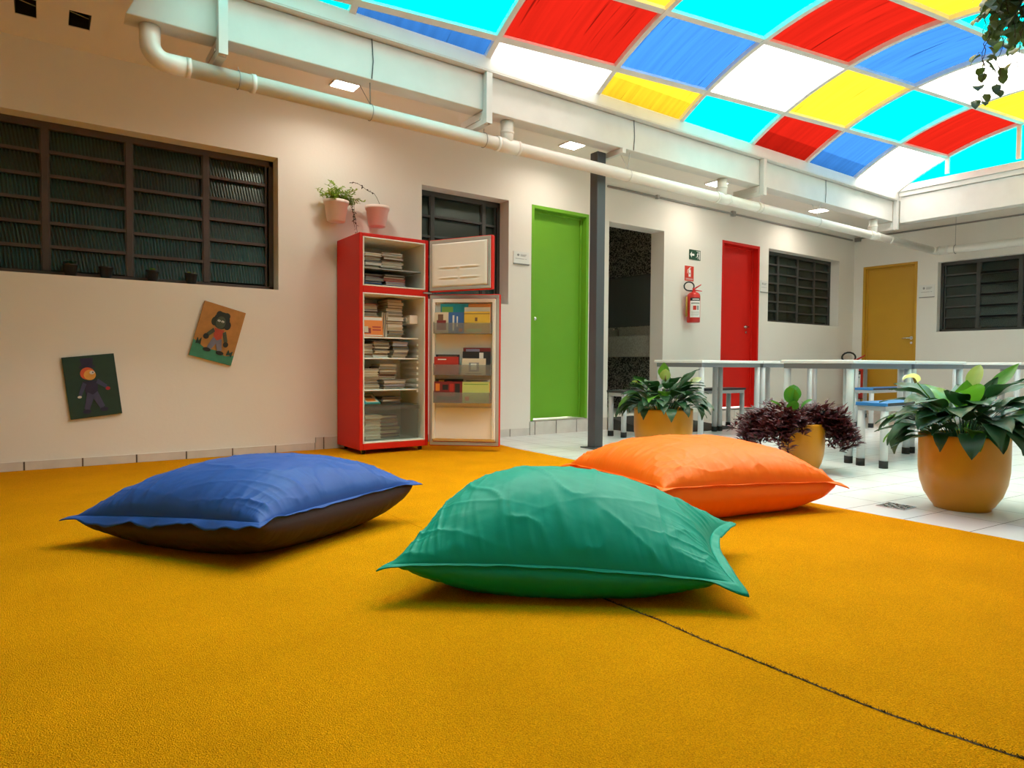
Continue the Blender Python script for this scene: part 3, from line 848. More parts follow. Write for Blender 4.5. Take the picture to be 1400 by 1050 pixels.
# ------------------------------------------------------------------ cushions
def cushion(label, c, ht, m_top, m_bot, seed, pinch=(.06, .06), wr=1.0, ears=(.05, .05, .05, .05), fl=(.014, .014, .014, .014), dn=(0, 0, 0, 0), rip=.008,
            tp=(2.2, 2.2, .62), bp=(2.4, 2.6, .55), eb=1.35, sag=0.0, peak=(0, 0)):
    """c: seam corners c00, c10, c11, c01 (u runs 00->10, v runs 00->01); per-edge flange widths in the order v=0, u=1, v=1, u=0"""
    c = [Vector(p) for p in c]
    ctr = sum(c, Vector()) / 4
    du = ((c[1] - c[0]) + (c[2] - c[3])) / 2; dv = ((c[3] - c[0]) + (c[2] - c[1])) / 2
    lu, lv = du.length, dv.length
    dun, dvn = du.normalized(), dv.normalized()
    N = 170
    sd = seed * 17.3
    FLOOR = .0105
    def mid(u, v):
        p = c[0] * (1 - u) * (1 - v) + c[1] * u * (1 - v) + c[2] * u * v + c[3] * (1 - u) * v
        eu, ev = 2 * u - 1, 2 * v - 1
        p = p - dun * (pinch[0] * eu * abs(eu) ** 2 * (1 - ev * ev))
        p = p - dvn * (pinch[1] * ev * abs(ev) ** 2 * (1 - eu * eu))
        p.z += sag * (1 - min(abs(eu), abs(ev)) ** 2)
        return p
    def remap(t): return t - .06 * math.sin(2 * math.pi * t)
    def wrk(u, v):
        h = 0
        for d, sc in ((u * lu, v * lv), ((1 - u) * lu, v * lv + 9), (v * lv, u * lu + 21), ((1 - v) * lv, u * lu + 33)):
            f = math.exp(-d / .10) * min(1, d / .015)
            a1 = noise.noise(Vector((sc * 17, d * 1.4, sd))); a2 = noise.noise(Vector((sc * 38, d * 2.5, sd + 5)))
            h += wr * f * (.0065 * ((1 - 2 * abs(a1)) ** 3) + .0045 * ((1 - 2 * abs(a2)) ** 3))
            f2 = math.exp(-d / .22) * min(1, d / .06)
            a3 = noise.noise(Vector((sc * 8 + d * 1.5, d * 1.2, sd + 11)))
            h += wr * f2 * .008 * (1 - 2 * abs(a3)) ** 7
        p = Vector((u * lu * 2.6, v * lv * 2.6, sd))
        h += .006 * noise.noise(p)
        q = Vector((u * lu * 5 + noise.noise(p) * 1.1, v * lv * 5 + noise.noise(p + Vector((7, 3, 1))) * 1.1, sd + 40))
        h += .005 * wr * (1 - abs(noise.noise(q))) ** 14
        h += .0012 * noise.noise(q * 6)
        return h
    def prof(u, v, e):
        eu, ev = abs(2 * u - 1), abs(2 * v - 1)
        return max(0, (1 - eu ** e[0]) * (1 - ev ** e[1])) ** e[2]
    def top(a, b_):
        u, v = remap(a), remap(b_)
        p = mid(u, v); t = prof(u, v, tp)
        return Vector((p.x + peak[0] * t, p.y + peak[1] * t, max(p.z + ht * t + wrk(u, v) * min(1, 5 * t), FLOOR + .004)))
    def bot(a, b_):
        u, v = remap(a), remap(b_)
        p = mid(u, v); t = prof(u, v, bp)
        eu, ev = 2 * u - 1, 2 * v - 1
        bl = 4 * min(t, .5) * (1 - min(t, .5)) * .03
        q = p + dun * bl * eu + dvn * bl * ev
        k = eb * t
        z = p.z - (p.z - FLOOR) * min(1.3, k) + wrk(1 - u, v) * .5 * min(1, 5 * t)
        if z < FLOOR + .008: z = FLOOR + .008 * math.exp((z - FLOOR - .008) / .015)
        return Vector((q.x, q.y, max(z, FLOOR + .0004)))
    root = thing('floor_cushion', label, 'floor cushion', (ctr.x, ctr.y, .010), None)
    MB().grid(top, N, N, 0, True).build('top_cover', m_top, root)
    MB().grid(bot, N, N, 0, True, flip=True).build('underside', m_bot, root)
    # stitched flange round the seam
    ring = []; K = 110
    for k in range(K): ring.append((remap(k / K), 0.0, 0))
    for k in range(K): ring.append((1.0, remap(k / K), 1))
    for k in range(K): ring.append((remap(1 - k / K), 1.0, 2))
    for k in range(K): ring.append((0.0, remap(1 - k / K), 3))
    vs = []; n = len(ring); rows = 5
    cor = ((0, 0), (1, 0), (1, 1), (0, 1))
    for j in range(rows + 1):
        f = j / rows
        for i, (u, v, e) in enumerate(ring):
            p = mid(u, v)
            eu, ev = 2 * u - 1, 2 * v - 1
            o = dun * (eu if abs(eu) > .999 else eu * abs(eu) ** 10) + dvn * (ev if abs(ev) > .999 else ev * abs(ev) ** 10)
            if o.length > 1: o.normalize()
            wd = 0; dd = 0
            # blend widths smoothly round the corners
            t = (v if e in (1, 3) else u); t = t if e in (0, 1) else 1 - t
            pe, ne = (e - 1) % 4, (e + 1) % 4
            kp = max(0, .5 - t / .10 * .5) if t < .10 else 0; kn = max(0, .5 - (1 - t) / .10 * .5) if t > .90 else 0
            wd = fl[e] * (1 - kp - kn) + fl[pe] * kp + fl[ne] * kn
            dd = dn[e] * (1 - kp - kn) + dn[pe] * kp + dn[ne] * kn
            ce = 0
            for q_, (cu, cv) in enumerate(cor):
                dist = math.hypot((u - cu) * lu, (v - cv) * lv)
                ce += ears[q_] * max(0, 1 - dist / .07) ** 1.4
            wd += ce
            wv = rip * noise.noise(Vector((u * lu * 8, v * lv * 8, sd + 70))) + rip * .5 * noise.noise(Vector((u * lu * 22, v * lv * 22, sd + 80)))
            stitch = -.0016 if .55 < f < .65 else 0
            q = p + o * (wd * f) + Vector((0, 0, wv * f * min(1, wd / .02) - dd * f ** 1.5 - .5 * ce * f * f + stitch))
            q.z = max(q.z, FLOOR + .004)
            vs.append(q)
    fs = []
    for j in range(rows):
        for i in range(n):
            fs.append((j * n + i, j * n + (i + 1) % n, (j + 1) * n + (i + 1) % n, (j + 1) * n + i))
    MB().add(vs, fs, 0, True).build('seam_flange', m_top, root, solid=.003)
    return root
# seam corners: left tip, near corner, right tip, far corner
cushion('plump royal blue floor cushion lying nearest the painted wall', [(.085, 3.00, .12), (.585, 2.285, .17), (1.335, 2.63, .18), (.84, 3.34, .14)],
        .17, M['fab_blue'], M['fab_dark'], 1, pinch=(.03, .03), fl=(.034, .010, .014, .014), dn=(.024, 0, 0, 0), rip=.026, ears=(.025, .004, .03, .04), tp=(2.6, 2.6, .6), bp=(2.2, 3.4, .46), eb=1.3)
cushion('plump emerald green floor cushion in front of the others', [(.815, 1.775, .12), (1.605, 1.15, .09), (2.085, 1.52, .125), (1.26, 2.16, .14)],
        .225, M['fab_green'], M['fab_green'], 2, pinch=(.07, .0), wr=1.3, sag=.02, fl=(.008, .032, .014, .012), dn=(.004, .008, 0, 0), rip=.014, ears=(.025, .03, .02, .03), tp=(2.0, 2.2, .70), bp=(1.9, 2.8, .6), eb=1.45, peak=(-.07, .055))
cushion('plump bright orange floor cushion behind the green one', [(2.42, 2.83, .15), (2.13, 1.88, .19), (3.125, 1.675, .15), (3.44, 2.64, .16)],
        .165, M['fab_orange'], M['fab_orange'], 3, pinch=(.03, .03), wr=1.0, fl=(.016, .008, .012, .012), dn=(0, 0, 0, 0), rip=.010, ears=(.05, .02, .05, .04), tp=(3.2, 3.2, .55), bp=(4.0, 3.4, .42), eb=1.3)

# ------------------------------------------------------------------ fridge
FX0, FX1, FY0, FY1, FZ0, FZ1 = 1.944, 2.530, 4.725, 5.190, .045, 1.696
fz = thing('fridge', 'bright red upright fridge standing open, its shelves full of books', 'fridge', (2.237, 4.96, 0))
b = MB()
fn = lambda u, d, z: (u, FY0 + d, z)
us = [FX0, FX0 + .030, FX1 - .030, FX1]; zs = [FZ0, .095, 1.245, 1.30, 1.668, FZ1]
b.box((FX0, FY0, FZ0), (FX0 + .028, FY1, FZ1)); b.box((FX1 - .028, FY0, FZ0), (FX1, FY1, FZ1))
b.box((FX0 + .028, FY0, FZ0), (FX1 - .028, FY1, .093)); b.box((FX0 + .028, FY0, 1.247), (FX1 - .028, FY1, 1.298)); b.box((FX0 + .028, FY0, 1.670), (FX1 - .028, FY1, FZ1))
b.box((FX0 + .028, FY1 - .03, .093), (FX1 - .028, FY1, 1.247)); b.box((FX0 + .028, FY1 - .03, 1.298), (FX1 - .028, FY1, 1.670))
b.build('cabinet', M['fridge_red'], fz, bevel=.004)
def liner(z0, z1):
    b = MB(); x0, x1 = FX0 + .0285, FX1 - .0285; y0, y1 = FY0 - .002, FY1 - .031; t = .010
    b.box((x0, y0, z0), (x0 + t, y1, z1)); b.box((x1 - t, y0, z0), (x1, y1, z1)); b.box((x0 + t, y0, z0), (x1 - t, y1, z0 + t)); b.box((x0 + t, y0, z1 - t), (x1 - t, y1, z1))
    b.box((x0 + t, y1 - .008, z0 + t), (x1 - t, y1, z1 - t))
    k = z0 + .38
    if z1 - z0 > .6:
        while k < z1 - .35:
            b.box((x1 - t - .016, y0 + .10, k), (x1 - t, y1 - .03, k + .02)); b.box((x0 + t, y0 + .10, k), (x0 + t + .012, y1 - .03, k + .02)); k += .047
    b.build('liner', M['liner'], fz, bevel=.003)
liner(.0935, 1.2465); liner(1.2985, 1.6695)
SHX0, SHX1 = FX0 + .041, FX1 - .041
for zt in (.915, .753, .505):
    MB().box((SHX0 + .004, FY0 + .06, zt - .012), (SHX1 - .018, FY1 - .045, zt - .002)).build('shelf', M['sign_white'], fz, bevel=.003)
MB().box((SHX0 + .002, FY0 + .05, 1.438), (SHX1 - .002, FY1 - .045, 1.447)).build('shelf', M['conduit'], fz)
MB().box((SHX1 - .075, FY0 + .10, 1.03), (SHX1 - .003, FY0 + .36, 1.10)).tube([(SHX1 - .076, FY0 + .16, 1.065), (SHX1 - .085, FY0 + .16, 1.065)], .018, 14).build('thermostat', M['liner'], fz, bevel=.006)
dr = MB(); x0, x1, y0, y1, z0, z1 = SHX0 + .006, SHX1 - .022, FY0 + .045, FY1 - .06, .108, .375
dr.box((x0, y0, z0), (x1, y0 + .004, z1)); dr.box((x0, y1 - .004, z0), (x1, y1, z1)); dr.box((x0, y0 + .004, z0), (x0 + .004, y1 - .004, z1)); dr.box((x1 - .004, y0 + .004, z0), (x1, y1 - .004, z1)); dr.box((x0 + .004, y0 + .004, z0), (x1 - .004, y1 - .004, z0 + .004))
dr.box((x0 - .002, y0 - .012, z1 - .03), (x1 + .002, y0, z1))
dr.build('crisper_drawer', M['drawer'], fz)
for cx, cy in ((FX0 + .05, FY0 + .05), (FX1 - .05, FY0 + .05), (FX0 + .05, FY1 - .05), (FX1 - .05, FY1 - .05)):
    q = MB(); q.tube([(cx - .012, cy, .0272), (cx + .012, cy, .0272)], .0165, 16, 0); q.box((cx - .016, cy - .008, .018), (cx - .0125, cy + .008, .0445), 1); q.box((cx + .0125, cy - .008, .018), (cx + .016, cy + .008, .0445), 1); q.box((cx - .016, cy - .014, .040), (cx + .016, cy + .014, .0445), 1)
    q.build('caster', [M['black'], M['chrome']], fz)

def fridge_door(ang, z0, z1, hinge):
    a = math.radians(ang)
    xf = Matrix.Translation(hinge) @ Matrix.Rotation(a, 4, 'Z')
    L = .580
    b = MB(xf); b.box((.004, 0, z0), (L, .045, z1)); d = b.build('door', M['fridge_red'], fz, bevel=.008, seg=3)
    g = MB(xf)
    for (p, q) in (((.012, -.012, z0 + .008), (L - .008, -.0005, z0 + .034)), ((.012, -.012, z1 - .034), (L - .008, -.0005, z1 - .008)),
                   ((.012, -.012, z0 + .034), (.036, -.0005, z1 - .034)), ((L - .032, -.012, z0 + .034), (L - .008, -.0005, z1 - .034))):
        g.box(p, q)
    g.build('gasket', M['gasket'], d, bevel=.003)
    return d, xf, L
# upper (freezer) door
d, xf, L = fridge_door(-63, 1.282, 1.697, (FX1 + .002, FY0 - .006, 0))
b = MB(xf)
def pan(u, v):
    x = .038 + (L - .072) * u; z = 1.318 + .343 * v
    e = min(u, 1 - u, v, 1 - v)
    dp = .012 + .006 * min(1, e / .03)
    for zc_, s in ((.44, 1), (.40, -1), (.20, 1), (.16, -1)):
        if .12 < u < .88 and not (.46 < u < .54): dp += s * .006 * math.exp(-((v - zc_) / .014) ** 2) * min(1, (u - .12) / .1, (.88 - u) / .1)
    dp += .006 * math.exp(-(((u - .5) / .03) ** 2 + ((v - .42) / .05) ** 2))
    return (x, -dp, z)
b.grid(pan, 50, 90, 0, True); b.build('liner', M['liner'], d)
# lower door
d2, xf2, L2 = fridge_door(-42, .045, 1.266, (FX1 + .002, FY0 - .006, 0))
b = MB(xf2)
b.box((.038, -.012, .085), (L2 - .034, -.001, 1.225))
b.box((.038, -.05, .105), (.062, -.012, 1.20)); b.box((L2 - .058, -.05, .105), (L2 - .034, -.012, 1.20)); b.box((.038, -.045, 1.195), (L2 - .034, -.012, 1.225)); b.box((.062, -.030, .105), (L2 - .058, -.012, .36))
b.box((.10, -.022, .69), (.27, -.012, .78)); b.box((.30, -.022, .69), (.47, -.012, .78)); b.box((.062, -.035, .66), (L2 - .058, -.012, .668))
b.build('liner', M['liner'], d2, bevel=.004)
for zb in (.945, .617, .398):
    q = MB(xf2); hx0, hx1 = .064, L2 - .060
    q.box((hx0, -.118, zb), (hx1, -.013, zb + .004)); q.box((hx0, -.118, zb + .004), (hx1, -.115, zb + .085)); q.box((hx0, -.115, zb + .004), (hx0 + .003, -.013, zb + .095)); q.box((hx1 - .003, -.115, zb + .004), (hx1, -.013, zb + .095))
    q.build('bin', M['clear'], d2)
MB().box((FX1 - .05, FY0 - .020, 1.268), (FX1 + .02, FY0 - .001, 1.280)).build('hinge', M['conduit'], fz)

# ------------------------------------------------------------------ books
BCOL = {'cream': (.62, .54, .40), 'white': (.72, .70, .64), 'red': (.45, .03, .02), 'black': (.02, .02, .022), 'grey': (.22, .22, .22), 'blue': (.04, .12, .32),
        'teal': (.01, .25, .27), 'orange': (.75, .22, .03), 'yellow': (.70, .42, .04), 'brown': (.16, .08, .04), 'green': (.20, .36, .06), 'lime': (.50, .55, .16), 'lilac': (.35, .33, .45), 'maroon': (.22, .02, .02)}
for k, v in BCOL.items(): M['bk_' + k] = mat('book_' + k, v, .5)
M['paper'] = mat('book_paper', (.55, .45, .30), .9, bump=.3, bscale=300)
M['paper3'] = mat('book_paper_tan', (.36, .26, .15), .9, bump=.3, bscale=300)
M['paper4'] = mat('book_paper_grey', (.30, .28, .24), .9, bump=.3, bscale=300)
M['paper2'] = mat('book_paper_white', (.70, .67, .60), .9, bump=.3, bscale=300)
ORD = ['lowest', 'second', 'third', 'fourth', 'fifth', 'sixth', 'seventh', 'eighth', 'ninth', 'tenth', 'eleventh', 'twelfth', 'thirteenth']
def flat_book(x, y, z, w_, d_, t, col, yaw, label, group, pap='paper'):
    """lying flat, page edges towards the front"""
    xf = Matrix.Translation((x, y, z)) @ Matrix.Rotation(yaw, 4, 'Z')
    b = MB(xf); c = min(.0045, t * .24); e = .006
    b.box((-w_ / 2, 0, 0), (w_ / 2, d_, c)); b.box((-w_ / 2, 0, t - c), (w_ / 2, d_, t)); b.box((-w_ / 2, d_ - c, c), (w_ / 2, d_, t - c))
    b.box((-w_ / 2 + e, e, c), (w_ / 2 - e, d_ - c, t - c), 1)
    o = b.build('book', [M['bk_' + col], M[pap]])
    return tag(o, label, 'book', group)
PAPS = ['paper', 'paper', 'paper2', 'paper3', 'paper4']
def stack(x, y, z, n, w_, d_, tmin, tmax, cols, place, seed, pap='paper', jit=.05, group=None, tall=None):
    r = random.Random(seed)
    for k in range(n):
        t = r.uniform(tmin, tmax); c = cols[k % len(cols)] if seed % 2 else r.choice(cols)
        o_ = ORD[k] + (' from the bottom' if k else '')
        flat_book(x + r.uniform(-.008, .008), y + r.uniform(-.006, .022), z, w_ * r.uniform(.88, 1.03), d_ * r.uniform(.9, 1.02), t, c, r.uniform(-jit, jit),
                  '%s book, %s in %s' % (c, o_, place), group or place, r.choice(PAPS) if pap == 'paper' else pap)
        z += t + .0006
    return z
yb = FY0 + .085
# freezer compartment
stack(2.092, yb - .02, 1.3105, 5, .15, .20, .012, .022, ['black', 'blue', 'grey', 'maroon'], 'left freezer floor pile', 11, jit=.12)
stack(2.275, yb - .01, 1.3105, 6, .19, .24, .010, .020, ['grey', 'lilac', 'maroon', 'red', 'brown', 'black'], 'right freezer floor pile', 13, jit=.08)
stack(2.090, yb, 1.4485, 6, .15, .20, .012, .022, ['grey', 'white', 'black', 'cream'], 'left freezer shelf pile', 15, jit=.12)
stack(2.27, yb + .03, 1.4485, 8, .19, .22, .012, .022, ['brown', 'cream', 'white', 'cream', 'grey'], 'right freezer shelf pile', 17, jit=.1)
# top fridge shelf
stack(2.085, yb + .06, .9155, 11, .155, .20, .018, .030, ['cream', 'brown', 'black', 'cream', 'red', 'maroon'], 'left pile on top fridge shelf', 19)
stack(2.300, yb + .04, .9155, 12, .145, .20, .018, .028, ['cream', 'white', 'brown', 'cream', 'grey', 'cream'], 'right pile on top fridge shelf', 20)
r = random.Random(3)
for k in range(3):
    x = 2.175 + k * .020
    b = MB(Matrix.Translation((x, yb + .05, .9155)) @ Matrix.Rotation(.06, 4, 'Y'))
    b.box((0, 0, 0), (.002, .15, .20)); b.box((.014, 0, 0), (.016, .15, .20)); b.box((.002, .148, 0), (.014, .15, .20)); b.box((.002, .003, .003), (.014, .148, .197), 1)
    tag(b.build('book', [M['bk_' + ('cream', 'brown', 'white')[k]], M['paper']]), ('cream', 'brown', 'white')[k] + ' book standing upright between two piles on top fridge shelf', 'book', 'upright books on top fridge shelf')
def cover_book(xf, w_, h_, t, col, art, label, group, name='book'):
    """upright, cover facing local -y; art: list of (x0,z0,x1,z1,colour) in 0..1"""
    b = MB(xf); c = .002
    cols = [col]
    b.box((0, 0, 0), (w_, c, h_)); b.box((0, t - c, 0), (w_, t, h_)); b.box((0, c, 0), (c, t - c, h_)); b.box((c, c, .003), (w_ - .003, t - c, h_ - .003), 1)
    ms = [M['bk_' + col], M['paper2']]
    for i, (x0, z0, x1, z1, cc) in enumerate(art):
        b.box((x0 * w_, -.0004 - .0002 * i, z0 * h_), (x1 * w_, .0002, z1 * h_), len(ms)); ms.append(M['bk_' + cc])
    return tag(b.build(name, ms), label, 'book', group)
cover_book(Matrix.Translation((1.995, yb - .015, .917)) @ Matrix.Rotation(-.12, 4, 'X'), .175, .155, .012, 'orange',
           [(.03, .82, .97, .97, 'white'), (.03, .03, .97, .08, 'white'), (.1, .15, .42, .42, 'maroon'), (.12, .20, .30, .50, 'cream'), (.5, .30, .9, .36, 'red'), (.5, .45, .9, .51, 'red')],
           'orange picture book facing out on top fridge shelf', 'front-facing books')
# second shelf
stack(2.060, yb + .01, .7535, 6, .10, .18, .014, .022, ['cream', 'brown', 'cream'], 'left pile on second fridge shelf', 21)
stack(2.165, yb, .7535, 8, .14, .19, .012, .019, ['cream', 'white', 'cream', 'brown', 'black'], 'middle pile on second fridge shelf', 22)
stack(2.33, yb + .01, .7535, 8, .14, .19, .010, .018, ['grey', 'lilac', 'cream', 'black', 'cream'], 'right pile on second fridge shelf', 24)
# third shelf
zt = stack(2.078, yb, .5055, 9, .145, .19, .012, .024, ['grey', 'cream', 'cream', 'brown', 'cream'], 'left pile on third fridge shelf', 26)
stack(2.27, yb - .01, .5055, 6, .20, .22, .010, .014, ['white', 'grey', 'lilac', 'white'], 'wide lower pile on third fridge shelf', 27)
stack(2.235, yb + .03, .5835, 6, .155, .18, .015, .024, ['cream', 'maroon', 'brown', 'cream', 'black', 'cream'], 'upper right pile on third fridge shelf', 29)
# on the drawer lid / bottom
MB_l = MB().box((SHX0 + .004, FY0 + .05, .376), (SHX1 - .02, FY1 - .06, .386)); MB_l.build('drawer_lid', M['drawer'], fz)
stack(2.255, yb, .3865, 5, .17, .20, .008, .014, ['black', 'grey', 'white', 'brown'], 'right pile on the drawer lid', 31, jit=.15)
cover_book(Matrix.Translation((1.995, yb - .02, .3965)) @ Matrix.Rotation(-1.15, 4, 'X'), .15, .17, .008, 'teal',
           [(.25, .1, .95, .9, 'cream'), (.35, .2, .85, .5, 'orange'), (.4, .55, .8, .8, 'brown'), (.05, .1, .2, .9, 'blue')], 'teal picture book leaning on the drawer lid', 'front-facing books')
stack(2.088, FY0 + .062, .1125, 7, .15, .20, .022, .030, ['cream', 'white'], 'pale pile in the crisper drawer', 33, pap='paper2')
stack(2.26, FY0 + .16, .1125, 6, .19, .18, .022, .032, ['black', 'grey', 'maroon', 'brown'], 'dark pile in the crisper drawer', 34)
# books in the door bins (standing, covers out)
def bin_book(x, dp, z, w_, h_, t, col, art, label, lean=-.04):
    cover_book(xf2 @ Matrix.Translation((x, dp, z)) @ Matrix.Rotation(lean, 4, 'X'), w_, h_, t, col, art, label, 'books in the fridge door bins')
zb = .950
bin_book(.105, -.050, zb, .225, .235, .008, 'teal', [(.05, .55, .45, .9, 'green'), (.5, .5, .95, .9, 'teal')], 'teal book standing behind the blue one in top door bin')
bin_book(.068, -.100, zb, .235, .165, .010, 'blue', [(.0, .0, .48, 1, 'cream'), (.08, .15, .40, .62, 'maroon'), (.12, .6, .3, .9, 'brown'), (.62, .12, .68, .85, 'white'), (.76, .3, .80, .8, 'white'), (.84, .08, .95, .22, 'red')], 'blue picture book at hinge end of top door bin')
bin_book(.32, -.045, zb, .19, .235, .008, 'orange', [(.2, .5, .8, .8, 'brown'), (.6, .1, .9, .9, 'orange')], 'orange book standing tallest in top door bin')
bin_book(.305, -.085, zb, .205, .205, .006, 'cream', [(.1, .3, .9, .35, 'brown')], 'cream book between orange and yellow ones in top door bin')
bin_book(.308, -.105, zb, .202, .170, .010, 'yellow', [(0, .88, 1, .91, 'brown'), (.42, .55, .52, .72, 'brown'), (.1, .06, .7, .2, 'lime')], 'yellow book at outer end of top door bin')
zb = .622
bin_book(.075, -.080, zb, .19, .16, .012, 'black', [(.1, .8, .9, .95, 'brown')], 'black book behind the red one in middle door bin')
bin_book(.068, -.106, zb, .195, .142, .009, 'red', [(.15, .82, .5, .88, 'white'), (.1, .1, .9, .6, 'red')], 'red book at hinge end of middle door bin')
bin_book(.29, -.050, zb, .22, .215, .010, 'maroon', [(.1, .85, .6, .95, 'lilac')], 'maroon book standing tallest in middle door bin')
bin_book(.29, -.072, zb, .222, .185, .009, 'black', [(.6, .2, .75, .95, 'white')], 'black book with white band in middle door bin')
bin_book(.29, -.106, zb, .19, .130, .010, 'cream', [(.3, .2, .72, .75, 'grey'), (.38, .3, .62, .7, 'white'), (.15, .06, .85, .10, 'brown')], 'cream book with grey drawing in middle door bin')
zb = .403
bin_book(.075, -.070, zb, .22, .185, .010, 'black', [(.1, .8, .3, .95, 'orange'), (.4, .75, .6, .9, 'red')], 'black book at back of bottom door bin')
bin_book(.068, -.104, zb, .225, .165, .010, 'maroon', [(.05, .55, .2, .9, 'orange'), (.3, .6, .5, .85, 'black'), (.55, .5, .7, .9, 'red'), (.1, .1, .9, .3, 'black'), (.75, .2, .92, .9, 'black')], 'maroon and black book at hinge end of bottom door bin')
bin_book(.295, -.060, zb, .215, .185, .010, 'white', [(.1, .9, .9, .95, 'grey')], 'white book at back of bottom door bin')
bin_book(.288, -.082, zb, .225, .165, .006, 'orange', [(.1, .9, .9, .95, 'red')], 'orange book squeezed in bottom door bin')
bin_book(.295, -.104, zb, .215, .165, .009, 'lime', [(.05, .86, .95, .9, 'green'), (.1, .1, .25, .3, 'orange')], 'lime green book at outer end of bottom door bin')

# ------------------------------------------------------------------ tables and benches
def leg(b, x, y, top):
    b.tube([(x, y, .03), (x, y, top)], .026, 18, 0)
    b.tube([(x, y, 0), (x, y, .052)], .029, 18, 1)
def table(x0, x1, y0, y1, label, H=.757):
    t = thing('table', label, 'table', ((x0 + x1) / 2, (y0 + y1) / 2, 0), 'white laminate tables')
    MB().box((x0, y0, H - .026), (x1, y1, H)).build('tabletop', M['table_white'], t, bevel=.006)
    b = MB(); i = .02
    b.box((x0 + i, y0 + i, H - .066), (x1 - i, y0 + i + .03, H - .0265)); b.box((x0 + i, y1 - i - .03, H - .066), (x1 - i, y1 - i, H - .0265))
    b.box((x0 + i, y0 + i + .03, H - .066), (x0 + i + .03, y1 - i - .03, H - .0265)); b.box((x1 - i - .03, y0 + i + .03, H - .066), (x1 - i, y1 - i - .03, H - .0265))
    b.build('apron', M['apron'], t)
    for x, y in ((x0 + .04, y0 + .04), (x1 - .04, y0 + .04), (x0 + .04, y1 - .04), (x1 - .04, y1 - .04)):
        q = MB(); leg(q, x, y, H - .067); q.build('leg', [M['table_frame'], M['rubber']], t)
def bench(x0, x1, y0, y1, label, H=.457, sm='blue_seat'):
    t = thing('bench', label, 'bench', ((x0 + x1) / 2, (y0 + y1) / 2, 0), 'benches by the white tables')
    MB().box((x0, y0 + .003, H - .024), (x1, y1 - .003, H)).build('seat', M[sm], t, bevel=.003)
    for ya, yb_ in ((y0, y0 + .003), (y1 - .003, y1)): MB().box((x0 + .02, ya, H - .022), (x1 - .02, yb_, H - .001)).build('edge_strip', M['edge_dark'], t)
    b = MB(); i = .015
    b.box((x0 + i, y0 + i, H - .058), (x1 - i, y0 + i + .025, H - .0245)); b.box((x0 + i, y1 - i - .025, H - .058), (x1 - i, y1 - i, H - .0245))
    b.box((x0 + i, y0 + i + .025, H - .058), (x0 + i + .025, y1 - i - .025, H - .0245)); b.box((x1 - i - .025, y0 + i + .025, H - .058), (x1 - i, y1 - i - .025, H - .0245))
    b.build('apron', M['table_frame'], t)
    for x, y in ((x0 + .035, y0 + .03), (x1 - .035, y0 + .03), (x0 + .035, y1 - .03), (x1 - .035, y1 - .03)):
        q = MB(); leg(q, x, y, H - .059); q.build('leg', [M['table_frame'], M['rubber']], t)
table(4.95, 5.90, 3.93, 4.52, 'white topped table standing directly behind the left potted lily')
table(5.91, 6.86, 3.93, 4.52, 'white topped table pushed against the end of the one behind the left lily')
table(4.775, 5.76, 2.45, 3.03, 'white topped table with bare grey leg beside the purple plant')
table(5.77, 6.76, 2.45, 3.03, 'white topped table in line past the one beside the purple plant')
table(7.95, 9.30, 4.02, 4.62, 'far white topped table in front of the yellow door')
table(7.90, 9.30, 2.39, 3.02, 'bright white table at the right behind the big lily')
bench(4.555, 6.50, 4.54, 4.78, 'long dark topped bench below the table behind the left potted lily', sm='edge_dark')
bench(4.735, 6.70, 2.19, 2.41, 'blue edged bench with its grey legs just left of the big lily')
bench(7.74, 9.30, 3.74, 3.99, 'far blue edged bench in front of the yellow door')

# ------------------------------------------------------------------ pots and plants
def big_pot(c, R, Hh, label_pot, kind='glaze'):
    pass
def pot_part(root, c, R, Hh, foot):
    pr = [(0, .004), (foot * .9, .004), (foot, .0), (foot * 1.04, .012), (foot * 1.12, Hh * .06), (R * .86, Hh * .20), (R * .955, Hh * .36), (R * .995, Hh * .52), (R, Hh * .7), (R, Hh * .94), (R * 1.005, Hh * .985), (R * .985, Hh), (R * .93, Hh * .995), (R * .91, Hh * .96), (R * .90, Hh * .80)]
    MB().lathe(pr, c, 64).build('pot', M['glaze'], root)
    MB().lathe([(0, Hh * .90), (R * .6, Hh * .89), (R * .905, Hh * .865)], c, 40).build('soil', M['soil'], root)
def spathe(b_s, b_x, base, az, el, stem, L, W, m=0):
    d = Vector((math.cos(az), math.sin(az), 0))
    p1 = Vector(base) + d * stem * math.cos(el) * .6 + Vector((0, 0, stem * math.sin(el)))
    return p1
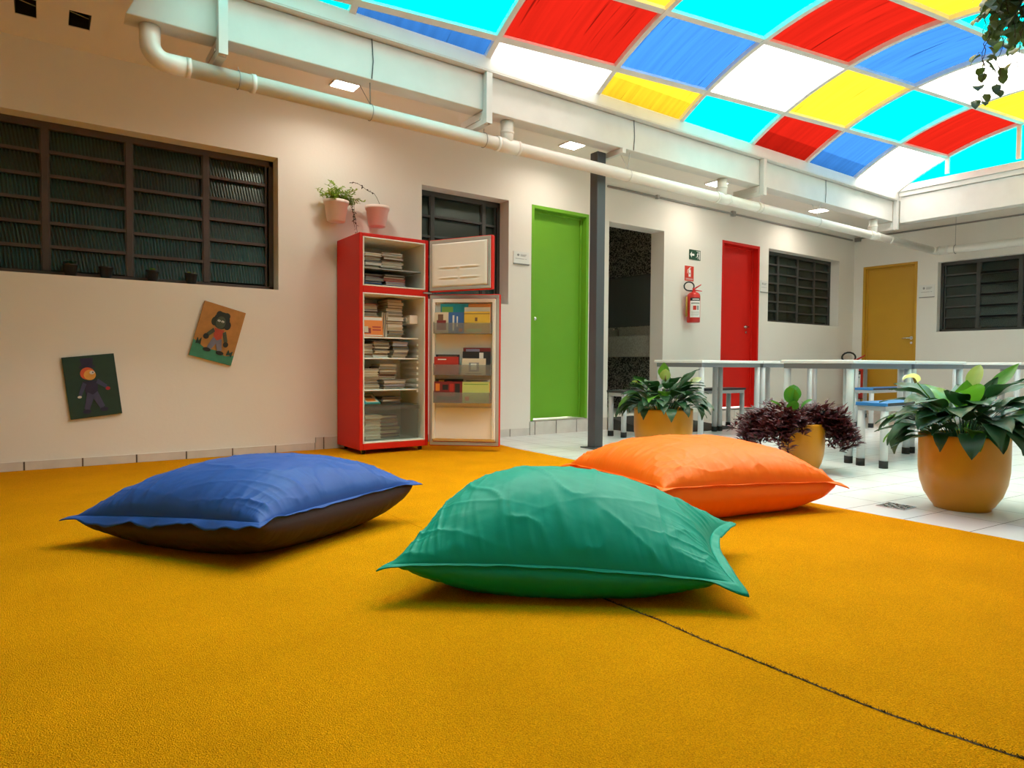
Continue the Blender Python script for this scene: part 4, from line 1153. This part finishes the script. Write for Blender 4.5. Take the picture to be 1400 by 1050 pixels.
def peace_lily(label, c, R, Hh, foot, seed, n, spread, hgt, leafL, flowers, extra=()):
    r = random.Random(seed)
    t = thing('potted_lily', label, 'potted plant', (c[0], c[1], 0), 'ochre potted lilies')
    pot_part(t, (c[0], c[1], 0), R, Hh, foot)
    b = MB(); zs = Hh * .88
    for i in range(n):
        az = i * 2.399 + r.uniform(-.25, .25)
        f = i / n                               # inner (upright) to outer (drooping)
        rad = R * (.10 + .55 * f)
        p0 = (c[0] + rad * math.cos(az), c[1] + rad * math.sin(az), zs)
        el0 = math.radians(84 - 30 * f + r.uniform(-8, 8))
        el1 = math.radians(10 - 100 * f + r.uniform(-22, 12))
        L = leafL * r.uniform(.78, 1.15); pet = hgt * (.95 - .55 * f) * r.uniform(.7, 1.15)
        b.leaf(p0, az + r.uniform(-.3, .3), el0, el1, L, L * r.uniform(.42, .54), pet, .16, 1 if r.random() < .06 else 0, 9, r.uniform(-.5, .5), .003, .005)
    for (az, el0, el1, L, W, pet, m, tw) in extra:
        b.leaf((c[0] + R * .2 * math.cos(az), c[1] + R * .2 * math.sin(az), zs), az, math.radians(el0), math.radians(el1), L, W, pet, .3, m, 9, tw, .003, .003)
    b.build('foliage', [M['lily'], M['lily_light']], t)
    for (az, out, z, L, W, up_, m) in flowers:
        d = Vector((math.cos(az), math.sin(az), 0))
        base = Vector((c[0], c[1], zs)) + d * .05
        tip = Vector((c[0], c[1], zs)) + d * out + Vector((0, 0, z))
        st = MB(); st.tube([base, base.lerp(tip, .5) + Vector((0, 0, .04)), tip], .0035, 6, 0)
        fl = st.build('flower_stalk', M['lily_light'], t)
        q = MB(); q.leaf(tip, az, math.radians(up_[0]), math.radians(up_[1]), L, W, 0, .55, 0, 10, up_[2], tip=.7); q.build('spathe', M[m], fl)
        q = MB(); dv = Vector((d.x * .3, d.y * .3, .9)); q.tube([tip + d * .008, tip + d * .012 + dv * L * .5], [.007, .005], 8); q.build('spadix', M['spadix'], fl)
    return t
RA = lambda px: px
peace_lily('big peace lily in ochre glazed pot standing nearest on the tiles', (3.775, 1.372), .196, .375, .122, 7, 92, .4, .25, .215,
           [(2.35, .22, .30, .085, .07, (60, -60, .2), 'spathe'), (-.35, .06, .27, .13, .075, (85, 60, .6), 'spathe_green')],
           [(-.9, 80, 45, .22, .075, .23, 1, 1.2), (-1.2, 85, 60, .17, .10, .18, 0, .9), (3.6, 88, 78, .16, .12, .16, 1, .5), (-1.6, 86, 60, .15, .11, .17, 0, .6), (2.2, 30, -25, .22, .09, .16, 0, .4), (2.5, 20, -40, .22, .09, .12, 0, .2)])
peace_lily('peace lily in ochre glazed pot behind the orange cushion', (3.985, 3.534), .228, .37, .138, 12, 84, .4, .25, .20,
           [(-2.3, .10, .26, .10, .085, (70, 75, .1), 'spathe_green'), (-.75, .19, .22, .12, .07, (30, 40, 1.2), 'spathe'), (2.3, .2, .24, .05, .04, (20, 0, .2), 'spathe_green')],
           [(-2.4, 86, 76, .13, .09, .28, 1, .3), (-.5, 70, 40, .22, .09, .2, 0, .5)])
# purple trailing plant round a third ochre pot
pc = (4.14, 2.452)
t = thing('potted_purple_plant', 'ochre pot of bushy dark purple trailing leaves with one round leaved sprig', 'potted plant', (pc[0], pc[1], 0))
pot_part(t, (pc[0], pc[1], 0), .138, .33, .088)
rr = random.Random(21)
b = MB()
def purple_stem(p0, az, el0, el1, L, n):
    d = Vector((math.cos(az), math.sin(az), 0)); p = Vector(p0); pts = [p.copy()]
    for i in range(n):
        e = el0 + (el1 - el0) * i / n
        p = p + (d * math.cos(e) + Vector((0, 0, math.sin(e)))) * (L / n); pts.append(p.copy())
        for s in range(4):
            a = az + rr.uniform(-1.7, 1.7)
            b.leaf(p, a, rr.uniform(-.2, 1.2), rr.uniform(-.6, .8), rr.uniform(.042, .072), rr.uniform(.014, .022), .004, .15, 0, 3, rr.uniform(-1, 1), .001)
    b.tube(pts, .0022, 4, 1, caps=False)
va = math.atan2(-pc[1], -pc[0])          # towards the room's middle
sx, sy = .8149, -.5796                     # across the view of the pot
def lobe(n, cxo, spread, lmin, lmax, e1a, e1b, top_):
    for i in range(n):
        a = math.atan2(sy * cxo, sx * cxo) + rr.uniform(-spread, spread)
        rad = rr.uniform(.03, .125)
        p0 = (pc[0] + rad * math.cos(a), pc[1] + rad * math.sin(a), .30)
        L = rr.uniform(lmin, lmax)
        purple_stem(p0, a, math.radians(rr.uniform(15, 72)), math.radians(rr.uniform(e1a, e1b)), L, max(4, int(L / .024)))
lobe(100, -1, 1.0, .18, .42, -110, -50, 1)
lobe(95, 1, .85, .14, .33, -125, -65, 1)
lobe(40, -1, 1.2, .12, .24, -40, 30, 1)
lobe(26, 1, 1.0, .10, .20, -30, 30, 1)
for i in range(46):
    az = va + math.pi + rr.uniform(-1.2, 1.2); rad = rr.uniform(.0, .10)
    purple_stem((pc[0] + rad * math.cos(az), pc[1] + rad * math.sin(az), .315), az + rr.uniform(-1, 1), math.radians(rr.uniform(55, 90)), math.radians(rr.uniform(-20, 60)), rr.uniform(.08, .17), 6)
for i in range(7):
    az = va + rr.uniform(-.5, .1)
    purple_stem((pc[0] + .13 * math.cos(az), pc[1] + .13 * math.sin(az), .31), az, math.radians(30), math.radians(-85), rr.uniform(.08, .17), 6)
b.build('purple_foliage', [M['purple'], M['dry']], t)
b = MB()
for az, e0, e1, L, W, pe in ((va + 1.2, 86, 80, .115, .105, .15), (va - .6, 86, 78, .12, .11, .14), (va + 1.7, 72, 30, .09, .085, .13), (va - 1.5, 70, 20, .10, .09, .12), (va + .2, 80, 50, .08, .08, .10), (va + 3, 86, 70, .115, .105, .16)):
    b.leaf((pc[0] - .05, pc[1] + .05, .315), az, math.radians(e0), math.radians(e1), L, W, pe, .25, 0, 8, .2, .003, 0, .6)
b.build('round_leaves', M['round_leaf'], t)

# small black pots on the window sill
for x, wh, seed, lf in ((.150, 'leafiest little black plant pot on the window sill, farthest from fridge', 1, 9), (.352, 'bare little black plant pot on the window sill', 2, 0),
                        (.632, 'little black plant pot with pale rosette on the window sill', 3, 8), (.882, 'little black plant pot on the sill nearest the fridge', 4, 6)):
    y = WY + .058
    t = thing('sill_pot', wh, 'plant pot', (x, y, 1.272), 'little black sill pots')
    MB().lathe([(0, .001), (.030, 0), (.041, .072), (.044, .072), (.044, .082), (.037, .082), (.036, .065), (0, .065)], (x, y, 1.272), 24).build('pot', M['black'], t)
    if lf:
        b = MB(); r = random.Random(seed)
        for k in range(lf * 2):
            b.leaf((x, y, 1.336), k * 2.4 + r.random(), math.radians(r.uniform(35, 75)), math.radians(r.uniform(-20, 25)), r.uniform(.025, .038), .017, .03 if seed == 1 else .012, .2, 0, 4, 0, .001)
        b.build('leaves', M['lily' if seed == 1 else 'herb'], t)

# two pale pots hung on the wall over the fridge
def wall_pot(x, label, z0=1.835, z1=2.0):
    y = WY - .095
    t = thing('wall_pot', label, 'hanging plant pot', (x, y, z0), 'pale pots hung on the wall')
    MB().lathe([(0, 0), (.066, 0), (.070, .004), (.092, z1 - z0 - .03), (.098, z1 - z0 - .028), (.102, z1 - z0), (.094, z1 - z0), (.088, z1 - z0 - .03), (.07, .02), (0, .02)], (x, y, z0), 40).build('pot', M['pot_pink'], t)
    MB().lathe([(0, z1 - z0 - .035), (.089, z1 - z0 - .04)], (x, y, z0), 24).build('soil', M['soil'], t)
    MB().box((x - .012, y + .09, z1 - .05), (x + .012, WY - .0005, z1 - .02)).build('hook', M['pot_pink'], t)
    return t, y
t, y = wall_pot(1.915, 'pale pink wall pot of feathery light green herb above the fridge')
b = MB(); r = random.Random(8)
for i in range(60):
    az = r.uniform(0, 6.28) if i < 40 else r.uniform(-.5, .4); d = Vector((math.cos(az), math.sin(az) * .8, 0)); L = r.uniform(.09, .22)
    if d.y > .2: d.y *= .3
    p = Vector((1.925 + r.uniform(-.05, .05), y + r.uniform(-.04, .03), 1.975)); e = math.radians(r.uniform(35, 88)); pts = [p.copy()]
    for k in range(6):
        p = p + (d * math.cos(e) + Vector((0, 0, math.sin(e)))) * L / 6; e -= .22; pts.append(p.copy())
        for s in range(5):
            b.leaf(p, r.uniform(0, 6.28), r.uniform(-.3, .9), r.uniform(-.8, .4), r.uniform(.02, .036), r.uniform(.008, .013), 0, .1, 0, 3, 0)
    b.tube(pts, .0016, 4, 0, caps=False)
b.build('herb', M['herb'], t)
b = MB()
for k in range(3):
    p = Vector((2.0 + .02 * k, y - .07, 1.99)); pts = [p.copy()]
    for i in range(9):
        p = p + Vector((r.uniform(-.005, .012), r.uniform(-.006, .004), -.018 - .004 * k)); pts.append(p.copy())
        if k != 1: b.leaf(p, r.uniform(0, 6.28), .2, -1.2, .024, .013, 0, .2, 0, 3)
    b.tube(pts, .0016, 4, 0, caps=False)
b.build('trailing_stems', M['dry'], t)
t, y2 = wall_pot(2.268, 'pale pink wall pot with one withered vine, right of the herb', 1.84, 2.005)
b = MB(); p = Vector((2.30, y2 - .02, 1.98)); pts = [p.copy()]
for i in range(12):
    p = p + Vector((-.025, -.004, .05 * math.cos(i * .5) * (1 if i < 4 else -.25))); pts.append(p.copy())
    if i > 2: b.leaf(p, r.uniform(0, 6.28), .3, -1.2, .030, .016, 0, .2, 0, 3)
b.tube(pts, .002, 4, 0, caps=False)
b.build('withered_vine', M['dry'], t)

# hanging vine high at the right
t = thing('hanging_vine', 'leafy dark vine trailing down in front of the skylight at upper right', 'hanging plant', (3.62, 1.16, 2.75))
b = MB(); r = random.Random(14)
for i in range(60):
    hx, hy = 3.63 + r.uniform(-.10, .28), 1.16 + r.uniform(-.30, .12)
    lo_ = r.choice([2.42, 2.36, 2.3, 2.26, 2.2]) if (hy - 1.16) * .8 - (hx - 3.63) * .6 < .02 else r.choice([2.38, 2.32, 2.26])
    if i in (0, 1): hx, hy, lo_ = 3.555, 1.205, 1.93
    if i in (2, 3): hx, hy, lo_ = 3.61, 1.155, 2.0
    p = Vector((hx, hy, 2.62)); pts = [p.copy()]
    while p.z > lo_:
        p = p + Vector((r.uniform(-.014, .012), r.uniform(-.012, .014), -.026)); pts.append(p.copy())
        if r.random() < (.75 if p.z > 2.3 else .5):
            az = r.uniform(0, 6.28)
            b.leaf(p, az, math.radians(r.uniform(-40, 20)), math.radians(-85), r.uniform(.045, .07), r.uniform(.036, .054), .015, .15, 0, 4, r.uniform(-.5, .5), .001, 0, .5)
    b.tube(pts, .0016, 4, 1, caps=False)
b.build('vines', [M['ivy'], M['dry']], t)
MB().lathe([(0, 0), (.10, 0), (.14, .14), (.13, .14), (.09, .02), (0, .02)], (3.70, 1.10, 2.60), 32).build('pot', M['pot_pink'], t)
MB().tube([(3.70, 1.10, 2.62), (3.70, 1.10, vz(1.10) - .03)], .003, 6).build('cord', M['black'], t)

# ------------------------------------------------------------------ paintings
def painting(label, c, ang, w_, h_, ground, shapes):
    t = thing('canvas_painting', label, 'painting', c, 'children paintings')
    xf = Matrix.Translation(c) @ Matrix.Rotation(ang, 4, 'Y')
    b = MB(xf); b.box((-w_ / 2, -.018, -h_ / 2), (w_ / 2, 0, h_ / 2)); b.build('canvas', ground, t, bevel=.002)
    q = MB(xf); ms = []; order = {}
    for i, (m, poly) in enumerate(shapes):
        if m not in order: order[m] = len(ms); ms.append(m)
        q.prism([(x * w_, z * h_) for x, z in poly], lambda u, v, d, i=i: (u, -.0182 - d, v), .0006 + .0003 * i, order[m])
    q.build('painted_figure', ms, t)
def ell(cx, cz, rx, rz_, n=18, a0=0, a1=2 * math.pi): return [(cx + rx * math.cos(a0 + (a1 - a0) * k / n), cz + rz_ * math.sin(a0 + (a1 - a0) * k / n)) for k in range(n)]
def bar(x0, z0, x1, z1, w0, w1):
    d = Vector((x1 - x0, z1 - z0)).normalized(); n = Vector((-d.y, d.x))
    return [(x0 + n.x * w0, z0 + n.y * w0), (x0 - n.x * w0, z0 - n.y * w0), (x1 - n.x * w1, z1 - n.y * w1), (x1 + n.x * w1, z1 + n.y * w1)]
P = lambda n, c: mat('paint_' + n, c, .6, var=.12, vscale=18)
p_dg, p_or, p_ye, p_na, p_bl, p_rd = P('dark_green', (.012, .045, .032)), P('orange', (.60, .09, .03)), P('yellow', (.70, .33, .06)), P('navy', (.018, .018, .055)), P('slate', (.05, .055, .12)), P('crimson', (.36, .02, .03))
p_oc, p_bk, p_gr, p_gb, p_sk, p_wh, p_rs = P('ochre', (.42, .19, .04)), P('blackish', (.015, .018, .012)), P('teal', (.04, .22, .13)), P('greyblue', (.16, .17, .24)), P('olive', (.06, .075, .045)), P('white', (.7, .7, .65)), P('rust', (.40, .05, .02))
painting('dark green canvas of a figure in a tall hat hung low', (.2615, WY - .002, .544), -.113, .296, .412, p_dg,
         [(p_na, [(-.20, .30), (.10, .30), (.10, .335), (-.20, .335)]), (p_na, [(-.15, .335), (.06, .335), (.08, .46), (-.17, .46)]),
          (p_or, ell(-.06, .21, .14, .10)), (p_ye, ell(-.02, .185, .115, .085)), (p_wh, ell(.03, .22, .05, .028)), (p_na, ell(.045, .222, .014, .012)),
          (p_na, [(-.17, .09), (.12, .09), (.08, -.14), (-.14, -.14)]), (p_bl, bar(-.14, .06, -.26, -.13, .04, .03)), (p_bl, bar(.10, .08, .27, -.03, .04, .03)),
          (p_wh, ell(-.27, -.155, .04, .02)), (p_rd, ell(.29, -.06, .045, .028)),
          (p_bl, bar(-.05, -.12, -.17, -.37, .07, .05)), (p_bl, bar(.02, -.12, .14, -.36, .07, .05)), (p_na, ell(-.17, -.40, .08, .035)), (p_na, ell(.16, -.39, .08, .035))])
painting('ochre canvas of a curly haired child in red shirt on grass', (1.0455, WY - .002, .920), .27, .295, .412, p_oc,
         [(p_gr, [(-.5, -.5), (.5, -.5), (.5, -.31), (.3, -.36), (.05, -.30), (-.2, -.31), (-.5, -.20)]),
          (p_bk, ell(0, .24, .19, .155)), (p_bk, ell(-.15, .20, .08, .08)), (p_bk, ell(.16, .18, .08, .08)), (p_bk, ell(.09, .34, .08, .06)), (p_bk, ell(-.08, .34, .08, .06)), (p_sk, ell(-.01, .20, .115, .115)),
          (p_wh, ell(-.06, .225, .035, .018)), (p_wh, ell(.03, .225, .035, .018)), (p_bk, ell(-.06, .222, .012, .010)), (p_bk, ell(.03, .222, .012, .010)),
          (p_rs, [(-.11, .08), (.12, .08), (.10, -.12), (-.07, -.12)]), (p_sk, bar(-.11, .05, -.23, -.07, .04, .04)), (p_sk, bar(.13, .05, .23, -.12, .04, .04)), (p_bk, ell(-.25, -.10, .065, .05)), (p_bk, ell(.24, -.16, .06, .05)),
          (p_gb, bar(-.02, -.11, -.12, -.30, .07, .05)), (p_gb, bar(.05, -.11, .14, -.30, .07, .05)), (p_bk, ell(-.15, -.325, .09, .035)), (p_bk, ell(.16, -.33, .09, .035)),
          (p_dg, bar(-.40, -.26, -.42, -.16, .04, .005)), (p_dg, bar(-.36, -.26, -.34, -.15, .04, .005)), (p_dg, bar(.36, -.33, .34, -.24, .05, .005)), (p_dg, bar(.40, -.33, .44, -.25, .05, .005))])

# ------------------------------------------------------------------ signs
def plate(name, label, cat, fn, u0, u1, z0, z1, m, glyphs, thick=.004, extra=None):
    t = thing(name, label, cat, fn((u0 + u1) / 2, 0, z0))
    def bx(b, a0, a1, d0, d1, c0, c1):
        p = fn(a0, d0, c0); q = fn(a1, d1, c1)
        b.box([min(i, j) for i, j in zip(p, q)], [max(i, j) for i, j in zip(p, q)])
    b = MB(); bx(b, u0, u1, -thick, -.0005, z0, z1); b.build('plate', m, t)
    if extra: extra(t, bx)
    by = {}
    for gm, poly in glyphs: by.setdefault(gm, []).append(poly)
    for gm, polys in by.items():
        q = MB()
        for poly in polys:
            q.prism([(u0 + (u1 - u0) * x, z0 + (z1 - z0) * z) for x, z in poly], lambda u, v, d: fn(u, -thick - d, v), .0012)
        q.build('symbol', gm, t)
    return t
W_ = M['sign_white']
man = [(W_, ell(.78, .80, .035, .06, 12)), (W_, bar(.77, .72, .73, .42, .04, .035)), (W_, bar(.76, .68, .66, .55, .018, .015)), (W_, bar(.77, .68, .86, .60, .018, .015)),
       (W_, bar(.73, .44, .80, .28, .025, .02)), (W_, bar(.80, .28, .76, .12, .022, .018)), (W_, bar(.73, .44, .66, .30, .025, .02)), (W_, bar(.66, .30, .58, .28, .02, .016))]
plate('exit_sign', 'green exit sign with white arrow and running man', 'sign', fL, 6.305, 6.512, 1.975, 2.095, M['sign_green'],
      [(W_, [(.06, .5), (.22, .80), (.22, .60), (.44, .60), (.44, .40), (.22, .40), (.22, .20)]), (W_, [(.88, .08), (.95, .08), (.95, .92), (.62, .92), (.62, .88), (.88, .88)])] + man)
plate('extinguisher_sign', 'red fire extinguisher sign with white pictogram', 'sign', fL, 6.231, 6.391, 1.717, 1.894, M['sign_red'],
      [(W_, [(.42, .28), (.66, .28), (.66, .70), (.60, .78), (.48, .78), (.42, .70)]), (W_, [(.48, .80), (.60, .80), (.60, .86), (.48, .86)]), (W_, bar(.46, .86, .68, .93, .02, .02)), (W_, bar(.45, .82, .32, .72, .025, .025)), (W_, bar(.32, .72, .28, .50, .025, .02)),
       (M['sign_red'], ell(.54, .50, .07, .06, 12)), (M['plaque'], [(.08, .16), (.92, .16), (.92, .18), (.08, .18)]), (M['plaque'], [(.08, .08), (.92, .08), (.92, .11), (.08, .11)])])
def plaque(label, fn, u0, u1, z0, z1, flip=False):
    X = (lambda x: 1 - x) if flip else (lambda x: x)
    g = [(M['grey_ink'], [(X(a), c) for a, c in ell(.30, .72, .07, .10, 14)]), (M['plaque'], [(X(a), c) for a, c in ell(.30, .72, .035, .05, 10)])]
    for zz, a, c in ((.78, .45, .85), (.70, .45, .80), (.64, .45, .75), (.40, .12, .68), (.40, .74, .84)):
        g.append((M['grey_ink'], [(X(a), zz - .015), (X(c), zz - .015), (X(c), zz + .015), (X(a), zz + .015)]))
    def ex(t, bx):
        b = MB(); bx(b, u0, u1, -.012, -.0005, z0 - .012, z0 - .001); b.build('ledge', M['conduit'], t)
    plate('door_plaque', label, 'sign', fn, u0, u1, z0, z1, M['plaque'], g, .006, ex)
plaque('small white plaque with grey logo beside the green door', fL, 3.722, 3.911, 1.692, 1.805)
plaque('small white plaque with grey logo beside the red door', fL, 7.745, 7.90, 1.690, 1.838)
plaque('small white plaque with grey logo beside the yellow door', fB, 4.093, 4.290, 1.692, 1.860, True)

# ------------------------------------------------------------------ extinguishers
def extinguisher(label, x, y, z, s, stand, facing):
    """facing: unit vector towards the room from the body"""
    t = thing('fire_extinguisher', label, 'fire extinguisher', (x, y, z if not stand else 0), 'fire extinguishers')
    R = .076 * s; Hh = .36 * s
    MB().lathe([(0, 0), (R * .92, 0), (R, .01), (R, Hh * .86), (R * .92, Hh * .93), (R * .6, Hh * .985), (R * .3, Hh), (R * .28, Hh * 1.04), (0, Hh * 1.04)], (x, y, z), 32).build('cylinder', M['ext_red'], t)
    fa = math.atan2(facing[1], facing[0])
    MB().lathe([(R + .0012, Hh * .16), (R + .0012, Hh * .70)], (x, y, z), 20, a0=fa - .95, a1=fa + .75).build('data_label', M['sign_white'], t)
    MB().lathe([(R + .0014, Hh * .70), (R + .0014, Hh * .80)], (x, y, z), 20, a0=fa - .95, a1=fa + .75).build('name_band', M['black'], t)
    g_ = MB()
    for k, (a0, a1, z0, z1) in enumerate(((-.5, .0, .40, .54), (.1, .4, .40, .54), (-.8, .6, .60, .64), (-.8, .5, .34, .35), (-.8, .5, .30, .31), (-.8, .5, .26, .27), (-.8, .3, .22, .23))):
        g_.lathe([(R + .0018, Hh * z0), (R + .0018, Hh * z1)], (x, y, z), 8, 0 if k > 0 else 1, a0=fa + a0, a1=fa + a1)
    g_.lathe([(R + .0018, Hh * .735), (R + .0018, Hh * .765)], (x, y, z), 8, 2, a0=fa - .6, a1=fa + .5)
    g_.build('label_print', [M['grey_ink'], M['sign_red'], M['sign_white']], t)
    zt = z + Hh * 1.04
    sx_, sy_ = -facing[1], facing[0]        # sideways
    v = MB(); v.tube([(x, y, zt - .01), (x, y, zt + .035 * s)], .016 * s, 12)
    v.tube([(x, y, zt + .02 * s), (x + sx_ * .09 * s, y + sy_ * .09 * s, zt + .075 * s)], [.010 * s, .006 * s], 8)
    v.tube([(x, y, zt + .01 * s), (x + sx_ * .10 * s, y + sy_ * .10 * s, zt - .002 * s)], [.008 * s, .006 * s], 8)
    v.build('valve_handle', M['ext_red'], t)
    h = MB(); pts = []
    for k in range(15):
        a = -.5 + 4.4 * k / 14
        pts.append((x + sx_ * (-.055 - .07 * math.cos(a)) * s * 1 + facing[0] * .02, y + sy_ * (-.055 - .07 * math.cos(a)) * s + facing[1] * .02, zt + (.075 + .085 * math.sin(a)) * s))
    pts = [(x, y, zt + .02 * s)] + pts[::-1] if False else pts
    loop = [(x - sx_ * .01 * s, y - sy_ * .01 * s, zt + .02 * s)]
    for k in range(13):
        a = math.radians(-20 + 290 * k / 12)
        loop.append((x - sx_ * (.06 - .062 * math.cos(a)) * s, y - sy_ * (.06 - .062 * math.cos(a)) * s, zt + (.052 + .052 * math.sin(a)) * s))
    loop.append((x - sx_ * .02 * s, y - sy_ * .02 * s, zt + .0 * s))
    h.tube(loop, .0085 * s, 8); h.build('hose', M['black'], t)
    MB().tube([(x - sx_ * (R + .012), y - sy_ * (R + .012), z + Hh * .2), (x - sx_ * (R + .012), y - sy_ * (R + .012), z + Hh * .85)], [.014 * s, .009 * s], 10).build('horn', M['brass'], t)
    if stand:
        q = MB()
        for k in range(3):
            a = k * 2.094 + .4
            q.tube([(x + R * .8 * math.cos(a), y + R * .8 * math.sin(a), z + .01), (x + (R + .06) * math.cos(a), y + (R + .06) * math.sin(a), 0.006)], .006, 6)
        q.tube([(x + (R + .004) * math.cos(k * .4), y + (R + .004) * math.sin(k * .4), z + .01) for k in range(16)], .005, 6, closed=True)
        q.build('stand', M['black'], t)
    else:
        MB().box((x - .02, y + R * .9, z + Hh * .82), (x + .02, WY - .0005, z + Hh * .9)).build('bracket', M['conduit'], t)
    return t
extinguisher('red fire extinguisher hung on wall beneath its sign', 6.275, WY - .105, 1.212, 1.0, False, (-.45, -.893))
extinguisher('red fire extinguisher standing on floor near the far corner', 9.90, 5.05, .22, 1.45, True, (-.894, -.447))

# ------------------------------------------------------------------ floor drain
t = thing('floor_drain', 'small square metal floor drain in the tiles by the big pot', 'drain', (3.52, 1.572, 0))
b = MB(); x0, x1, y0, y1 = 3.452, 3.588, 1.504, 1.640
b.box((x0, y0, 0), (x1, y0 + .010, .004)); b.box((x0, y1 - .010, 0), (x1, y1, .004)); b.box((x0, y0 + .01, 0), (x0 + .010, y1 - .01, .004)); b.box((x1 - .010, y0 + .01, 0), (x1, y1 - .01, .004))
b.build('rim', M['chrome'], t)
b = MB()
for i in range(5):
    for j in range(5):
        cx, cy = x0 + .022 + i * .023, y0 + .022 + j * .023
        if (i + j) % 2: b.tube([(cx - .007, cy, .003), (cx + .007, cy, .003)], .003, 6)
        else: b.lathe([(.005, .001), (.008, .0035), (.009, .001)], (cx, cy, 0), 10)
b.build('grille', M['conduit'], t)
MB().box((x0 + .01, y0 + .01, .0005), (x1 - .01, y1 - .01, .0015)).build('sump', M['black'], t)
